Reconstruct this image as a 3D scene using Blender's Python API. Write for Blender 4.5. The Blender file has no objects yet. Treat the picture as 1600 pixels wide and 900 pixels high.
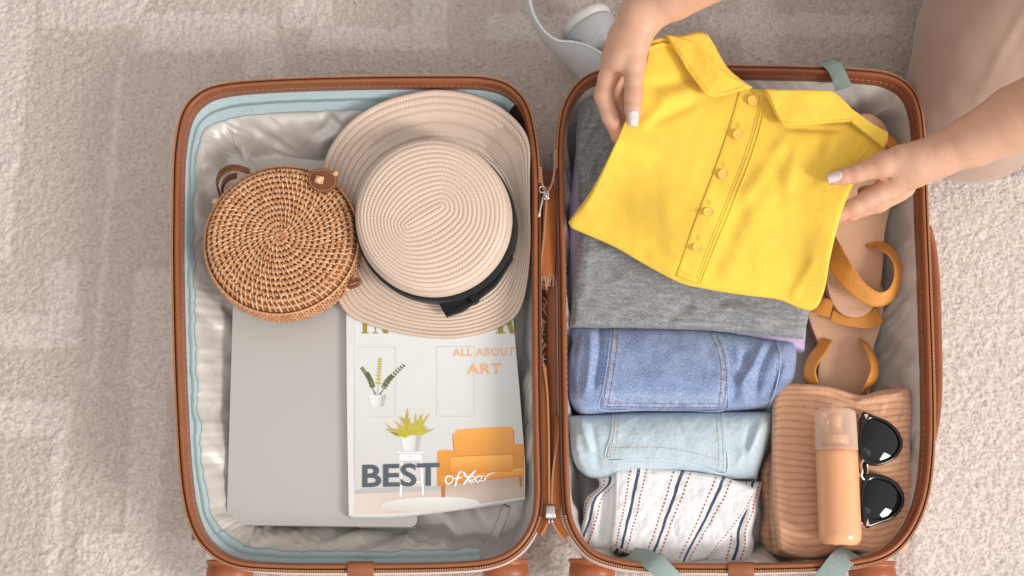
import bpy, bmesh, math, random
import numpy as np
from mathutils import Vector, Matrix
random.seed(7)
rng = np.random.default_rng(11)
S = bpy.context.scene
COL = S.collection
PI = math.pi

# ------------------------------------------------------------------ camera
TILT = math.radians(14.0)
DIST = 1.5
RIM = 0.14                       # height of the suitcase rims above the carpet
FPX = 1875.0
CAM = np.array([0.0, -DIST*math.sin(TILT), RIM + DIST*math.cos(TILT)])
cam_d = bpy.data.cameras.new('camera'); cam = bpy.data.objects.new('camera', cam_d); COL.objects.link(cam)
cam.location = CAM; cam.rotation_euler = (TILT, 0, 0)
cam_d.sensor_width = 36; cam_d.lens = FPX/1600*36
cam_d.clip_start = 0.02; cam_d.clip_end = 50
S.camera = cam

# ------------------------------------------------------------------ light (a room lit by a large window)
W = bpy.data.worlds.new('World'); S.world = W; W.use_nodes = True
bg = W.node_tree.nodes['Background']
_t = W.node_tree; _tc = _t.nodes.new('ShaderNodeTexCoord'); _dp = _t.nodes.new('ShaderNodeVectorMath'); _dp.operation = 'DOT_PRODUCT'
_dp.inputs[1].default_value = Vector((.74, -.50, .45)).normalized(); _t.links.new(_tc.outputs['Generated'], _dp.inputs[0])
_mr = _t.nodes.new('ShaderNodeMapRange'); _mr.interpolation_type = 'SMOOTHSTEP'; _mr.inputs['From Min'].default_value = -.6; _mr.inputs['From Max'].default_value = 1.0
_mr.inputs['To Min'].default_value = .34; _mr.inputs['To Max'].default_value = 1.0; _t.links.new(_dp.outputs['Value'], _mr.inputs['Value'])
bg.inputs[0].default_value = (1.0, 0.975, 0.95, 1); _t.links.new(_mr.outputs[0], bg.inputs[1])   # pale room, brighter towards its windows
def area(name, loc, aim, size, power, col, sy=None):
    l = bpy.data.lights.new(name, 'AREA'); l.energy = power; l.color = col; l.size = size
    if sy: l.shape = 'RECTANGLE'; l.size_y = sy
    o = bpy.data.objects.new(name, l); COL.objects.link(o); o.location = loc
    o.rotation_euler = (Vector(aim)-Vector(loc)).to_track_quat('-Z', 'Y').to_euler()
    return o
area('window_light', (3.3, -2.2, 2.75), (0.0, 0, 0), 1.1, 170, (1.0, 0.98, 0.95), 1.4)
area('ceiling_bounce', (-0.6, -1.4, 2.6), (0, 0, 0), 1.8, 14, (1.0, 0.97, 0.94))
S.view_settings.view_transform = 'Standard'; S.view_settings.look = 'None'
S.view_settings.exposure = 0.0; S.view_settings.gamma = 1.0; S.view_settings.use_curve_mapping = False
S.render.engine = 'CYCLES'
S.cycles.max_bounces = 6; S.cycles.diffuse_bounces = 3; S.cycles.glossy_bounces = 3
S.cycles.transmission_bounces = 5; S.cycles.use_denoising = True

# ------------------------------------------------------------------ numeric helpers
ct, st = math.cos(TILT), math.sin(TILT)
def P(px, py, z):
    """point at height z that the camera sees at photo pixel (px,py) of 1600x900"""
    px = np.asarray(px, float); py = np.asarray(py, float); z = np.asarray(z, float)
    x = (px-800)/FPX; y = (450-py)/FPX
    dx = x; dy = y*ct + st; dz = y*st - ct
    t = (z-CAM[2])/dz
    return np.stack(np.broadcast_arrays(CAM[0]+t*dx, CAM[1]+t*dy, z), -1)
def pp(px, py, z): return Vector(P(px, py, z).tolist())

def _h(ix, iy, seed):
    ix = ix.astype(np.int64).astype(np.uint64); iy = iy.astype(np.int64).astype(np.uint64)
    h = ix*np.uint64(374761393) + iy*np.uint64(668265263) + np.uint64((seed*2654435761) & 0xffffffff)
    h &= np.uint64(0xffffffff); h = (h ^ (h >> np.uint64(13)))*np.uint64(1274126177); h &= np.uint64(0xffffffff)
    h = h ^ (h >> np.uint64(16)); h = (h*np.uint64(2246822519)) & np.uint64(0xffffffff); h ^= (h >> np.uint64(15))
    return (h & np.uint64(0xffffff)).astype(float)/float(0xffffff)
def noise(x, y, seed=0):
    x = np.asarray(x, float)+1000; y = np.asarray(y, float)+1000
    ix = np.floor(x); iy = np.floor(y); fx = x-ix; fy = y-iy
    u = fx*fx*fx*(fx*(fx*6-15)+10); v = fy*fy*fy*(fy*(fy*6-15)+10)
    def g(a, b):
        t = _h(ix+a, iy+b, seed)*2*PI
        return np.cos(t)*(fx-a)+np.sin(t)*(fy-b)
    return ((g(0,0)*(1-u)+g(1,0)*u)*(1-v)+(g(0,1)*(1-u)+g(1,1)*u)*v)*1.6
def fbm(x, y, o=4, seed=0, gain=.5):
    s = 0; a = 1
    for i in range(o):
        s = s+a*noise(x*2**i, y*2**i, seed+i*17); a *= gain
    return s
def ridged(x, y, seed=0, o=3):
    s = 0; a = 1
    for i in range(o):
        s = s+a*(1-np.abs(noise(x*2**i, y*2**i, seed+i*13))*2.2); a *= .5
    return s/1.75
def worley(x, y, seed=0):
    ix = np.floor(x); iy = np.floor(y); f1 = np.full(x.shape, 9.); f2 = f1.copy(); idv = np.zeros(x.shape)
    for a in (-1, 0, 1):
        for b in (-1, 0, 1):
            cx = ix+a; cy = iy+b
            qx = cx+_h(cx+5000, cy+5000, seed); qy = cy+_h(cx+5000, cy+5000, seed+1)
            d = np.hypot(x-qx, y-qy); r = _h(cx+5000, cy+5000, seed+2)
            idv = np.where(d < f1, r, idv)
            f2 = np.where(d < f1, f1, np.minimum(f2, d)); f1 = np.minimum(f1, d)
    return f1, f2, idv
def sstep(a, b, x):
    t = np.clip((np.asarray(x, float)-a)/(b-a), 0, 1); return t*t*(3-2*t)
def spline(pts, n, closed=False, sharp=False):
    """Catmull-Rom through pts, resampled to n points evenly by arc length (works in any dimension)"""
    p = np.asarray(pts, float)
    if sharp: q = np.vstack([p, p[:1]]) if closed else p
    else:
        N = len(p); seg = []
        rngk = range(N) if closed else range(N-1)
        for i in rngk:
            if closed: a, b, c, d = p[(i-1) % N], p[i], p[(i+1) % N], p[(i+2) % N]
            else:
                b, c = p[i], p[i+1]
                a = p[i-1] if i > 0 else 2*b-c
                d = p[i+2] if i+2 < N else 2*c-b
            t = np.linspace(0, 1, 24, endpoint=False)[:, None]
            # centripetal-ish: damp overshoot
            m1 = (c-a)*.5; m2 = (d-b)*.5; L = np.linalg.norm(c-b)
            for_m = lambda m: m*min(1, 1.2*L/(np.linalg.norm(m)+1e-12))
            m1 = for_m(m1); m2 = for_m(m2)
            seg.append((2*t**3-3*t**2+1)*b+(t**3-2*t**2+t)*m1+(-2*t**3+3*t**2)*c+(t**3-t**2)*m2)
        q = np.vstack(seg+[p[:1] if closed else p[-1:]])
    s = np.concatenate([[0], np.cumsum(np.linalg.norm(np.diff(q[:, :2] if q.shape[1] == 2 else q, axis=0), axis=1))])
    t = np.linspace(0, s[-1], n+1)[:-1] if closed else np.linspace(0, s[-1], n)
    return np.stack([np.interp(t, s, q[:, k]) for k in range(q.shape[1])], -1)

# ------------------------------------------------------------------ object helpers
def tag(o, label=None, cat=None, group=None, kind=None):
    if label: o['label'] = label
    if cat: o['category'] = cat
    if group: o['group'] = group
    if kind: o['kind'] = kind
    return o
def thing(name, label, cat, loc=(0, 0, 0), group=None):
    o = bpy.data.objects.new(name, None); COL.objects.link(o); o.location = loc; o.empty_display_size = .02
    bpy.context.view_layer.update()
    return tag(o, label, cat, group)
def link(o, parent):
    COL.objects.link(o)
    if parent is not None:
        o.parent = parent
        pm = Matrix.Translation(parent.location) if parent.parent is None else Matrix.Identity(4)
        o.matrix_parent_inverse = pm.inverted()
    return o
def mesh(name, V, F, m, parent=None, uv=None, smooth=True, kind=None, label=None, fm=None):
    """F: (n,k) int array or list of such arrays / lists"""
    V = np.asarray(V, np.float32).reshape(-1, 3)
    Fs = F if isinstance(F, list) else [F]
    Fs = [np.asarray(f, np.int32) for f in Fs if len(f)]
    me = bpy.data.meshes.new(name)
    loops = np.concatenate([f.ravel() for f in Fs]); tot = np.concatenate([np.full(len(f), f.shape[1], np.int32) for f in Fs])
    me.vertices.add(len(V)); me.vertices.foreach_set('co', V.ravel())
    me.loops.add(len(loops)); me.loops.foreach_set('vertex_index', loops)
    me.polygons.add(len(tot)); starts = np.concatenate([[0], np.cumsum(tot)[:-1]]).astype(np.int32)
    me.polygons.foreach_set('loop_start', starts); me.polygons.foreach_set('loop_total', tot)
    me.update(calc_edges=True); me.validate()
    if uv is not None:
        uvl = me.uv_layers.new(name='UVMap'); uvl.data.foreach_set('uv', np.asarray(uv, np.float32)[loops].ravel())
    me.polygons.foreach_set('use_smooth', np.full(len(me.polygons), smooth))
    if m is not None:
        for mm in (m if isinstance(m, (list, tuple)) else [m]): me.materials.append(mm)
    if fm is not None: me.polygons.foreach_set('material_index', np.asarray(fm, np.int32))
    o = bpy.data.objects.new(name, me); link(o, parent)
    if kind: o['kind'] = kind
    if label: o['label'] = label
    return o
def attr(o, name, vals):
    a = o.data.attributes.new(name, 'FLOAT', 'POINT'); a.data.foreach_set('value', np.asarray(vals, np.float32).ravel())
class MB:
    """collects pieces for one mesh"""
    def __init__(s): s.V = []; s.F = {3: [], 4: []}; s.n = 0; s.U = []
    def add(s, V, F, uv=None):
        V = np.asarray(V, float).reshape(-1, 3)
        for f in (F if isinstance(F, list) and len(F) and isinstance(F[0], np.ndarray) else [np.asarray(F)]):
            if len(f): s.F[f.shape[1]].append(f+s.n)
        s.V.append(V); s.n += len(V); s.U.append(np.zeros((len(V), 2)) if uv is None else np.asarray(uv)); return s
    def build(s, name, m, parent=None, **k):
        V = np.vstack(s.V); F = [np.vstack(v) for v in s.F.values() if v]
        return mesh(name, V, F, m, parent, uv=np.vstack(s.U), **k)
def gridF(nu, nv, cu=False, cv=False, off=0):
    """quads of a (nv rows, nu cols) grid"""
    i = np.arange(nv if cv else nv-1)[:, None]; j = np.arange(nu if cu else nu-1)[None, :]
    a = i*nu+j; b = i*nu+(j+1) % nu; c = ((i+1) % nv)*nu+(j+1) % nu; d = ((i+1) % nv)*nu+j
    a, b, c, d = np.broadcast_arrays(a, b, c, d)
    return np.stack([a, b, c, d], -1).reshape(-1, 4)+off
def frames(path, closed=False, up=(0, 0, 1)):
    p = np.asarray(path, float)
    t = (np.roll(p, -1, 0)-np.roll(p, 1, 0)) if closed else np.gradient(p, axis=0)
    t /= np.linalg.norm(t, axis=1)[:, None]+1e-12
    up = np.broadcast_to(np.asarray(up, float), p.shape)
    r = np.cross(t, up); r /= np.linalg.norm(r, axis=1)[:, None]+1e-9
    u = np.cross(r, t)
    return t, r, u
def sweep(path, prof, closed=False, up=(0, 0, 1), scale=None, caps=True):
    """prof (M,2): x along right, y along up; closed loop profile. returns V,F list"""
    t, r, u = frames(path, closed, up); prof = np.asarray(prof, float); M = len(prof); N = len(path)
    sc = np.ones(N) if scale is None else np.asarray(scale, float)
    V = np.asarray(path)[:, None]+(r[:, None]*prof[None, :, :1]+u[:, None]*prof[None, :, 1:])*sc[:, None, None]
    F = [gridF(M, N, True, closed)]
    V = V.reshape(-1, 3)
    if caps and not closed:
        c0 = V[:M].mean(0); c1 = V[-M:].mean(0); n = len(V); V = np.vstack([V, c0, c1]); k = np.arange(M)
        F.append(np.stack([(k+1) % M, k, np.full(M, n)], -1)); b = (N-1)*M
        F.append(np.stack([b+k, b+(k+1) % M, np.full(M, n+1)], -1))
    return V, F
def circ(n, r, ry=None, ph=0):
    a = np.arange(n)/n*2*PI+ph; return np.stack([np.cos(a)*r, np.sin(a)*(ry if ry else r)], -1)
def side_up(path, side):
    t = np.gradient(np.asarray(path, float), axis=0); u = np.cross(np.asarray(side, float), t); return u/(np.linalg.norm(u, axis=1)[:, None]+1e-9)
def proj(V):
    d = np.asarray(V)-CAM; z = d[..., 1]*st-d[..., 2]*ct; return 800+FPX*d[..., 0]/z, 450-FPX*(d[..., 1]*ct+d[..., 2]*st)/z
def tube(path, r, n=8, closed=False, scale=None): return sweep(path, circ(n, r), closed, scale=scale)
def rrect(w, h, r=None, k=3):
    r = min(w, h)*.49 if r is None else r; out = []
    for cx, cy, a0 in ((w/2-r, h/2-r, 0), (-w/2+r, h/2-r, PI/2), (-w/2+r, -h/2+r, PI), (w/2-r, -h/2+r, 1.5*PI)):
        for i in range(k+1): out.append((cx+r*math.cos(a0+i/k*PI/2), cy+r*math.sin(a0+i/k*PI/2)))
    return np.array(out)
def stitches(path, L, gap, r, mb):
    """short thread stitches laid along a dense 3D path"""
    p = np.asarray(path); s = np.concatenate([[0], np.cumsum(np.linalg.norm(np.diff(p, axis=0), axis=1))]); x = 0
    while x+L < s[-1]:
        q = np.stack([np.interp([x, x+L*.5, x+L], s, p[:, k]) for k in range(3)], -1); q[[0, 2], 2] -= r*.7
        mb.add(*sweep(q, circ(5, r))); x += L+gap
def ball(c, r, seg=12, rings=8, sc=(1, 1, 1)):
    th = np.linspace(0, PI, rings+1)[:, None]; ph = np.arange(seg)/seg*2*PI
    V = np.stack([np.sin(th)*np.cos(ph)*sc[0], np.sin(th)*np.sin(ph)*sc[1], np.cos(th)*np.ones(seg)*sc[2]], -1)*r+np.asarray(c)
    return V.reshape(-1, 3), [gridF(seg, rings+1, True)]

# ------------------------------------------------------------------ materials
def mat(name, col, rough=.6, metal=0, spec=.5, sheen=0, sss=0, coat=0, trans=0, alpha=1, ior=None):
    m = bpy.data.materials.new(name); m.use_nodes = True; b = m.node_tree.nodes['Principled BSDF']
    b.inputs['Base Color'].default_value = (*col, 1); b.inputs['Roughness'].default_value = rough
    b.inputs['Metallic'].default_value = metal; b.inputs['Specular IOR Level'].default_value = spec
    if sheen: b.inputs['Sheen Weight'].default_value = sheen; b.inputs['Sheen Roughness'].default_value = .4
    if sss:
        b.inputs['Subsurface Weight'].default_value = sss; b.inputs['Subsurface Radius'].default_value = (1, .35, .2)
        b.inputs['Subsurface Scale'].default_value = .006
    if coat: b.inputs['Coat Weight'].default_value = coat; b.inputs['Coat Roughness'].default_value = .08
    if trans: b.inputs['Transmission Weight'].default_value = trans
    if ior: b.inputs['IOR'].default_value = ior
    return m
class N:
    """tiny node-graph helper"""
    def __init__(s, m): s.m = m; s.t = m.node_tree; s.b = s.t.nodes['Principled BSDF']; s.tc = s.t.nodes.new('ShaderNodeTexCoord')
    def l(s, a, b): s.t.links.new(a, b)
    def inp(s, sock, v):
        if hasattr(v, 'links') or isinstance(v, bpy.types.NodeSocket): s.l(v, sock)
        else: sock.default_value = v
    def math(s, op, a, b=0., c=None):
        n = s.t.nodes.new('ShaderNodeMath'); n.operation = op; s.inp(n.inputs[0], a); s.inp(n.inputs[1], b)
        if c is not None: s.inp(n.inputs[2], c)
        return n.outputs[0]
    def vec(s, scale, src='UV', rot=0):
        n = s.t.nodes.new('ShaderNodeMapping'); n.inputs['Scale'].default_value = scale if hasattr(scale, '__len__') else (scale,)*3
        n.inputs['Rotation'].default_value = (0, 0, rot); s.l(s.tc.outputs[src], n.inputs[0]); return n.outputs[0]
    def noise(s, scale, detail=4, src='Object', rough=.5, rot=0, dist=0):
        n = s.t.nodes.new('ShaderNodeTexNoise'); s.l(s.vec(scale, src, rot), n.inputs['Vector'])
        n.inputs['Scale'].default_value = 1; n.inputs['Detail'].default_value = detail; n.inputs['Roughness'].default_value = rough
        n.inputs['Distortion'].default_value = dist; return n.outputs['Fac']
    def sep(s, v):
        n = s.t.nodes.new('ShaderNodeSeparateXYZ'); s.l(v, n.inputs[0]); return n.outputs
    def ramp(s, f, stops):
        n = s.t.nodes.new('ShaderNodeValToRGB'); s.l(f, n.inputs[0]); e = n.color_ramp.elements
        while len(e) < len(stops): e.new(.5)
        for x, (p, c) in zip(e, stops): x.position = p; x.color = (*c, 1) if hasattr(c, '__len__') else (c, c, c, 1)
        return n.outputs[0]
    def mix(s, f, a, b, mode='MIX'):
        n = s.t.nodes.new('ShaderNodeMix'); n.data_type = 'RGBA'; n.blend_type = mode
        s.inp(n.inputs[0], f)
        for k, v in ((6, a), (7, b)):
            if isinstance(v, bpy.types.NodeSocket): s.l(v, n.inputs[k])
            else: n.inputs[k].default_value = (*v, 1)
        return n.outputs[2]
    def col(s, v): s.l(v, s.b.inputs['Base Color'])
    def bump(s, h, strength=.5, dist=.001):
        n = s.t.nodes.new('ShaderNodeBump'); n.inputs['Strength'].default_value = strength; n.inputs['Distance'].default_value = dist
        s.l(h, n.inputs['Height'])
        old = s.b.inputs['Normal'].links
        if old: s.l(old[0].from_socket, n.inputs['Normal'])
        s.l(n.outputs[0], s.b.inputs['Normal'])
    def attr(s, name):
        n = s.t.nodes.new('ShaderNodeAttribute'); n.attribute_name = name; return n.outputs['Fac']
def mul(c, k): return tuple(min(1, x*k) for x in c)
def fabric(name, col, pitch=.0014, rough=.9, sheen=.3, bump=.6, var=.12, mot=90, fine=1500, twill=False, wave=.5):
    """woven cloth: yarn relief from UV (metres), mottled dye"""
    m = mat(name, col, rough, spec=.25, sheen=sheen); n = N(m)
    u, v, _ = n.sep(n.vec(1))
    k = 2*PI/pitch
    if twill:
        w = n.math('SINE', n.math('MULTIPLY', n.math('ADD', u, n.math('MULTIPLY', v, .55)), k))
        w2 = n.math('SINE', n.math('MULTIPLY', v, k*1.1)); w = n.math('ADD', w, n.math('MULTIPLY', w2, .5))
    else:
        w = n.math('MULTIPLY', n.math('SINE', n.math('MULTIPLY', u, k)), n.math('SINE', n.math('MULTIPLY', v, k)))
    a = n.noise(mot, 4, 'UV'); f = n.noise(fine, 2, 'UV')
    h = n.math('ADD', n.math('MULTIPLY', w, wave), f)
    c1 = n.mix(a, mul(col, 1-var), mul(col, 1+var))
    c2 = n.mix(n.math('MULTIPLY', f, var*1.6), c1, mul(col, .35))
    n.col(c2); n.bump(h, bump, .0006)
    return m
def leather(name, col, rough=.45, grain=420, var=.15, coat=0):
    m = mat(name, col, rough, spec=.4, coat=coat); n = N(m)
    a = n.noise(35, 5); g = n.noise(grain, 3)
    n.col(n.mix(a, mul(col, 1-var), mul(col, 1+var))); n.bump(g, .35, .0006)
    r = n.math('MULTIPLY_ADD', a, .2, rough-.1); n.l(r, n.b.inputs['Roughness'])
    return m
M = {}
M['trim'] = leather('brown_trim_vinyl', (.28, .088, .034), .36, 260, .20)
M['tape'] = fabric('rust_zipper_tape', (.42, .13, .035), .0016, .85, .2, .7, .15, 120)
M['teeth'] = mat('rust_zipper_coil', (.55, .26, .12), .35, spec=.6)
M['tapedark'] = mat('dark_brown_zipper_tape', (.11, .035, .015), .8)
M['shell'] = mat('blush_hard_shell', (.78, .60, .53), .32, spec=.5)
M['plastic'] = leather('brown_wheel_plastic', (.30, .085, .03), .38, 500, .06)
M['wire'] = mat('brushed_nickel', (.62, .60, .57), .28, metal=1)
M['thread'] = mat('tan_thread', (.66, .36, .2), .8)
M['gold'] = mat('pale_gold_metal', (.85, .62, .42), .25, metal=1)
# satin lining
M['satin'] = mat('silver_beige_satin', (.50, .455, .415), .33, spec=.65, sheen=.15)
n = N(M['satin']); a = n.noise((900, 900, 900), 2); n.bump(a, .06, .0003)
c = n.noise(14, 3); n.col(n.mix(c, (.55, .505, .465), (.61, .565, .525)))
M['satin'].node_tree.nodes['Principled BSDF'].inputs['Metallic'].default_value = .12
M['band'] = fabric('pale_blue_twill', (.49, .60, .635), .002, .85, .3, .8, .08, 200, 1200, twill=True)
M['bandzip'] = mat('sea_green_coil', (.34, .47, .45), .4)
M['elastic'] = fabric('sage_elastic', (.34, .42, .385), .0017, .85, .2, .9, .1, 200)
# ================================================================== CARPET
def build_carpet():
    lo = P(-60, 960, 0); hi = P(1660, -60, 0)
    x0, x1, y0, y1 = -.80, .80, lo[1], hi[1]
    sp = .00165
    def axis(a, b):
        core = np.arange(a, b, sp); g = .004*1.28**np.arange(0, 22)
        ext = np.cumsum(g)
        return np.concatenate([(a-ext)[::-1], core, b+ext])
    X = axis(x0, x1); Y = axis(y0, y1)
    XX, YY = np.meshgrid(X, Y)
    wx = XX+.0028*noise(XX*210, YY*210, 5); wy = YY+.0028*noise(XX*210, YY*210, 6)
    f1, f2, idv = worley(wx/.0043, wy/.0043, 3)
    cre = 1-np.exp(-(f2-f1)*5.5); msk = sstep(-.25, .35, noise(XX*150, YY*150, 44)); tuft = 1-(1-cre)*(.35+.65*msk)
    g1, g2, _ = worley(wx/.0105+40, wy/.0105+7, 9)
    fine = noise(XX*700, YY*700, 8)
    Z = -.009+.0019*tuft*(.6+.5*idv)+.0006*(1-g1)+.0012*fbm(XX*90, YY*90, 3, 2)+.0010*fine+.0006*noise(XX*420, YY*420, 12)
    # carved pattern: raised lighter bars between lower darker blocks (photo pixels on the carpet plane)
    bars = [(-60, -60, 57, 402), (57, -60, 230, 38), (137, 85, 192, 600), (60, 408, 122, 532), (-60, 487, 122, 538),
            (196, 415, 420, 600), (-60, 622, 110, 678), (53, 622, 107, 960), (107, 830, 330, 960), (215, 15, 430, 78),
            (380, 78, 440, 120), (480, 40, 640, 75), (640, -60, 700, 75), (1100, 20, 1400, 52), (1160, -60, 1210, 100),
            (1440, 270, 1660, 960), (190, 600, 260, 830), (860, 500, 900, 960), (440, -60, 520, 40), (760, 20, 1000, 60)]
    # smooth random displaced edges
    def pattern(XX, YY):
        T = np.zeros_like(XX); w = .005
        ex = XX+.004*noise(XX*55, YY*55, 31); ey = YY+.006*noise(XX*55, YY*55, 32)
        for (a, b, c, d) in bars:
            p0 = P(a, d, 0); p1 = P(c, b, 0)
            T = np.maximum(T, sstep(-w, w, ex-p0[0])*sstep(-w, w, p1[0]-ex)*sstep(-w, w, ey-p0[1])*sstep(-w, w, p1[1]-ey))
        return T
    T = pattern(XX, YY)
    Z += T*.0016
    V = np.stack([XX, YY, Z], -1).reshape(-1, 3)
    F = gridF(len(X), len(Y))
    # leave out the faces well under the suitcase
    cen = V[F[:, 0]]
    a = P(330, 850, 0); b = P(1400, 170, 0)
    q1 = (cen[:, 0] > P(318, 500, 0)[0]) & (cen[:, 0] < P(800, 500, 0)[0]) & (cen[:, 1] > P(500, 845, 0)[1]) & (cen[:, 1] < P(500, 175, 0)[1])
    q2 = (cen[:, 0] > P(915, 500, 0)[0]) & (cen[:, 0] < P(1400, 500, 0)[0]) & (cen[:, 1] > P(500, 845, 0)[1]) & (cen[:, 1] < P(500, 165, 0)[1])
    F = F[~(q1 | q2)]
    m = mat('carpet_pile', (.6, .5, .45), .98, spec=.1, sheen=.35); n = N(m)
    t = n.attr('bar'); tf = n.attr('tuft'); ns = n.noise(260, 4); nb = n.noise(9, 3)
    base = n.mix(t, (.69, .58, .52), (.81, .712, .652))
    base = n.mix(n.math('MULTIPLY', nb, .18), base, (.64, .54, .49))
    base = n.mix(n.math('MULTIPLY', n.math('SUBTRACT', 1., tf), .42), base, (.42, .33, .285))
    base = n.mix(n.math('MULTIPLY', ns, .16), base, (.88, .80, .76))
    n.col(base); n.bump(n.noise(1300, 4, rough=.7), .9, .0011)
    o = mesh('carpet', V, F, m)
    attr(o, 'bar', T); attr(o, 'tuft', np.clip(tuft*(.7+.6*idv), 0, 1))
    # loose curled pile fibres standing out of the tufts
    n_ = 330000; fx = rng.uniform(-.74, .74, n_); fy = rng.uniform(P(0, 915, 0)[1], P(0, -15, 0)[1], n_)
    qx, qy = proj(np.stack([fx, fy, fx*0], -1)); ok = (qx > -15) & (qx < 1615) & ~((qx > 330) & (qx < 790) & (qy > 175) & (qy < 850)) & ~((qx > 915) & (qx < 1400) & (qy > 170) & (qy < 850)); fx, fy = fx[ok], fy[ok]; n_ = len(fx)
    ix = np.clip(np.searchsorted(X, fx), 0, len(X)-1); iy = np.clip(np.searchsorted(Y, fy), 0, len(Y)-1); fz = Z[iy, ix]
    an = rng.uniform(0, 2*PI, n_)+2*noise(fx*60, fy*60, 77); L = rng.uniform(.0014, .0032, n_); cv = rng.uniform(-2.8, 2.8, n_); hh = rng.uniform(.0002, .0011, n_); wd = rng.uniform(.00022, .00042, n_); rows = []
    for t in (0, .5, 1.):
        a_ = an+cv*t; px_ = fx+np.cos(a_)*L*(t-.5); py_ = fy+np.sin(a_)*L*(t-.5); pz_ = fz+hh*(1-(2*t-1)**2)*1.6-.0003
        for sg_ in (-1, 1): rows.append(np.stack([px_-np.sin(a_)*wd*sg_, py_+np.cos(a_)*wd*sg_, pz_], -1))
    FV = np.stack(rows, 1).reshape(-1, 3); b_ = np.arange(n_)[:, None]*6; FF = np.concatenate([b_+np.array([[0, 2, 3, 1]]), b_+np.array([[2, 4, 5, 3]])])
    fo = mesh('carpet_fibres', FV, FF, m, kind='stuff', label='loose curled fibres of the beige carpet pile'); fo.parent = o
    attr(fo, 'bar', np.repeat(pattern(fx, fy), 6)); attr(fo, 'tuft', np.repeat(np.clip(tuft[iy, ix]*.6+rng.uniform(.1, .7, n_), 0, 1.2), 6))
    tag(o, kind='structure', label='soft beige pile carpet with a faint pattern of paler bars')
    # floor underneath, far beyond the frame
    fl = mesh('floor', [(-9, -9, -.03), (9, -9, -.03), (9, 9, -.03), (-9, 9, -.03)], np.array([[0, 1, 2, 3]]), mat('pale_floor', (.55, .48, .43), .6), smooth=False)
    tag(fl, kind='structure')
build_carpet()

# ================================================================== SUITCASE
LEFT = [(268, 440), (268, 330), (271, 235), (283, 175), (310, 143), (350, 129), (430, 122), (560, 118), (700, 117), (758, 119), (797, 131), (824, 160), (837, 205), (843, 260),
        (844, 330), (844, 450), (845, 600), (847, 700), (848, 775), (840, 822), (813, 862), (770, 884), (700, 891), (560, 893), (430, 892), (360, 884), (316, 855), (292, 810), (280, 740), (272, 600)]
RIGHT = [(873, 440), (870, 300), (870, 220), (879, 165), (904, 126), (940, 108), (1000, 102), (1130, 101), (1260, 103), (1345, 107), (1392, 114), (1425, 135), (1441, 170), (1447, 225),
         (1451, 330), (1456, 450), (1461, 600), (1461, 700), (1452, 775), (1430, 830), (1395, 868), (1345, 885), (1260, 891), (1130, 893), (1000, 890), (935, 876), (903, 850), (884, 812), (878, 760), (875, 620)]
def rim_curve(px, n=700):
    q = spline(px, n, True); p = P(q[:, 0], q[:, 1], RIM)
    t = np.roll(p, -1, 0)-np.roll(p, 1, 0); t /= np.linalg.norm(t, axis=1)[:, None]
    # smooth the direction, inward normal
    nrm = np.stack([-t[:, 1], t[:, 0], t[:, 2]*0], -1)
    c = p.mean(0)
    if ((c-p)*nrm).sum() < 0: nrm = -nrm
    for _ in range(30): nrm = (nrm+np.roll(nrm, 1, 0)+np.roll(nrm, -1, 0))/3
    nrm /= np.linalg.norm(nrm, axis=1)[:, None]
    return q, p, nrm
Zv = np.array([0, 0, 1.])
def ring_sweep(p, nrm, prof, sel=None, closed_prof=False, var=None):
    """open profile [(inward mm, up mm)] swept round a rim"""
    prof = np.asarray(prof, float)/1000.
    V = p[:, None]+nrm[:, None]*prof[None, :, :1]+Zv*prof[None, :, 1:]
    Np, K = len(p), len(prof)
    if sel is None: return V.reshape(-1, 3), [gridF(K, Np, closed_prof, True)]
    V = V[sel]; return V.reshape(-1, 3), [gridF(K, len(V), closed_prof, False)]
suit = thing('suitcase', 'open brown trimmed hard suitcase lying flat with both halves packed', 'suitcase', (0, 0, 0))
RC = {}
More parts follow.
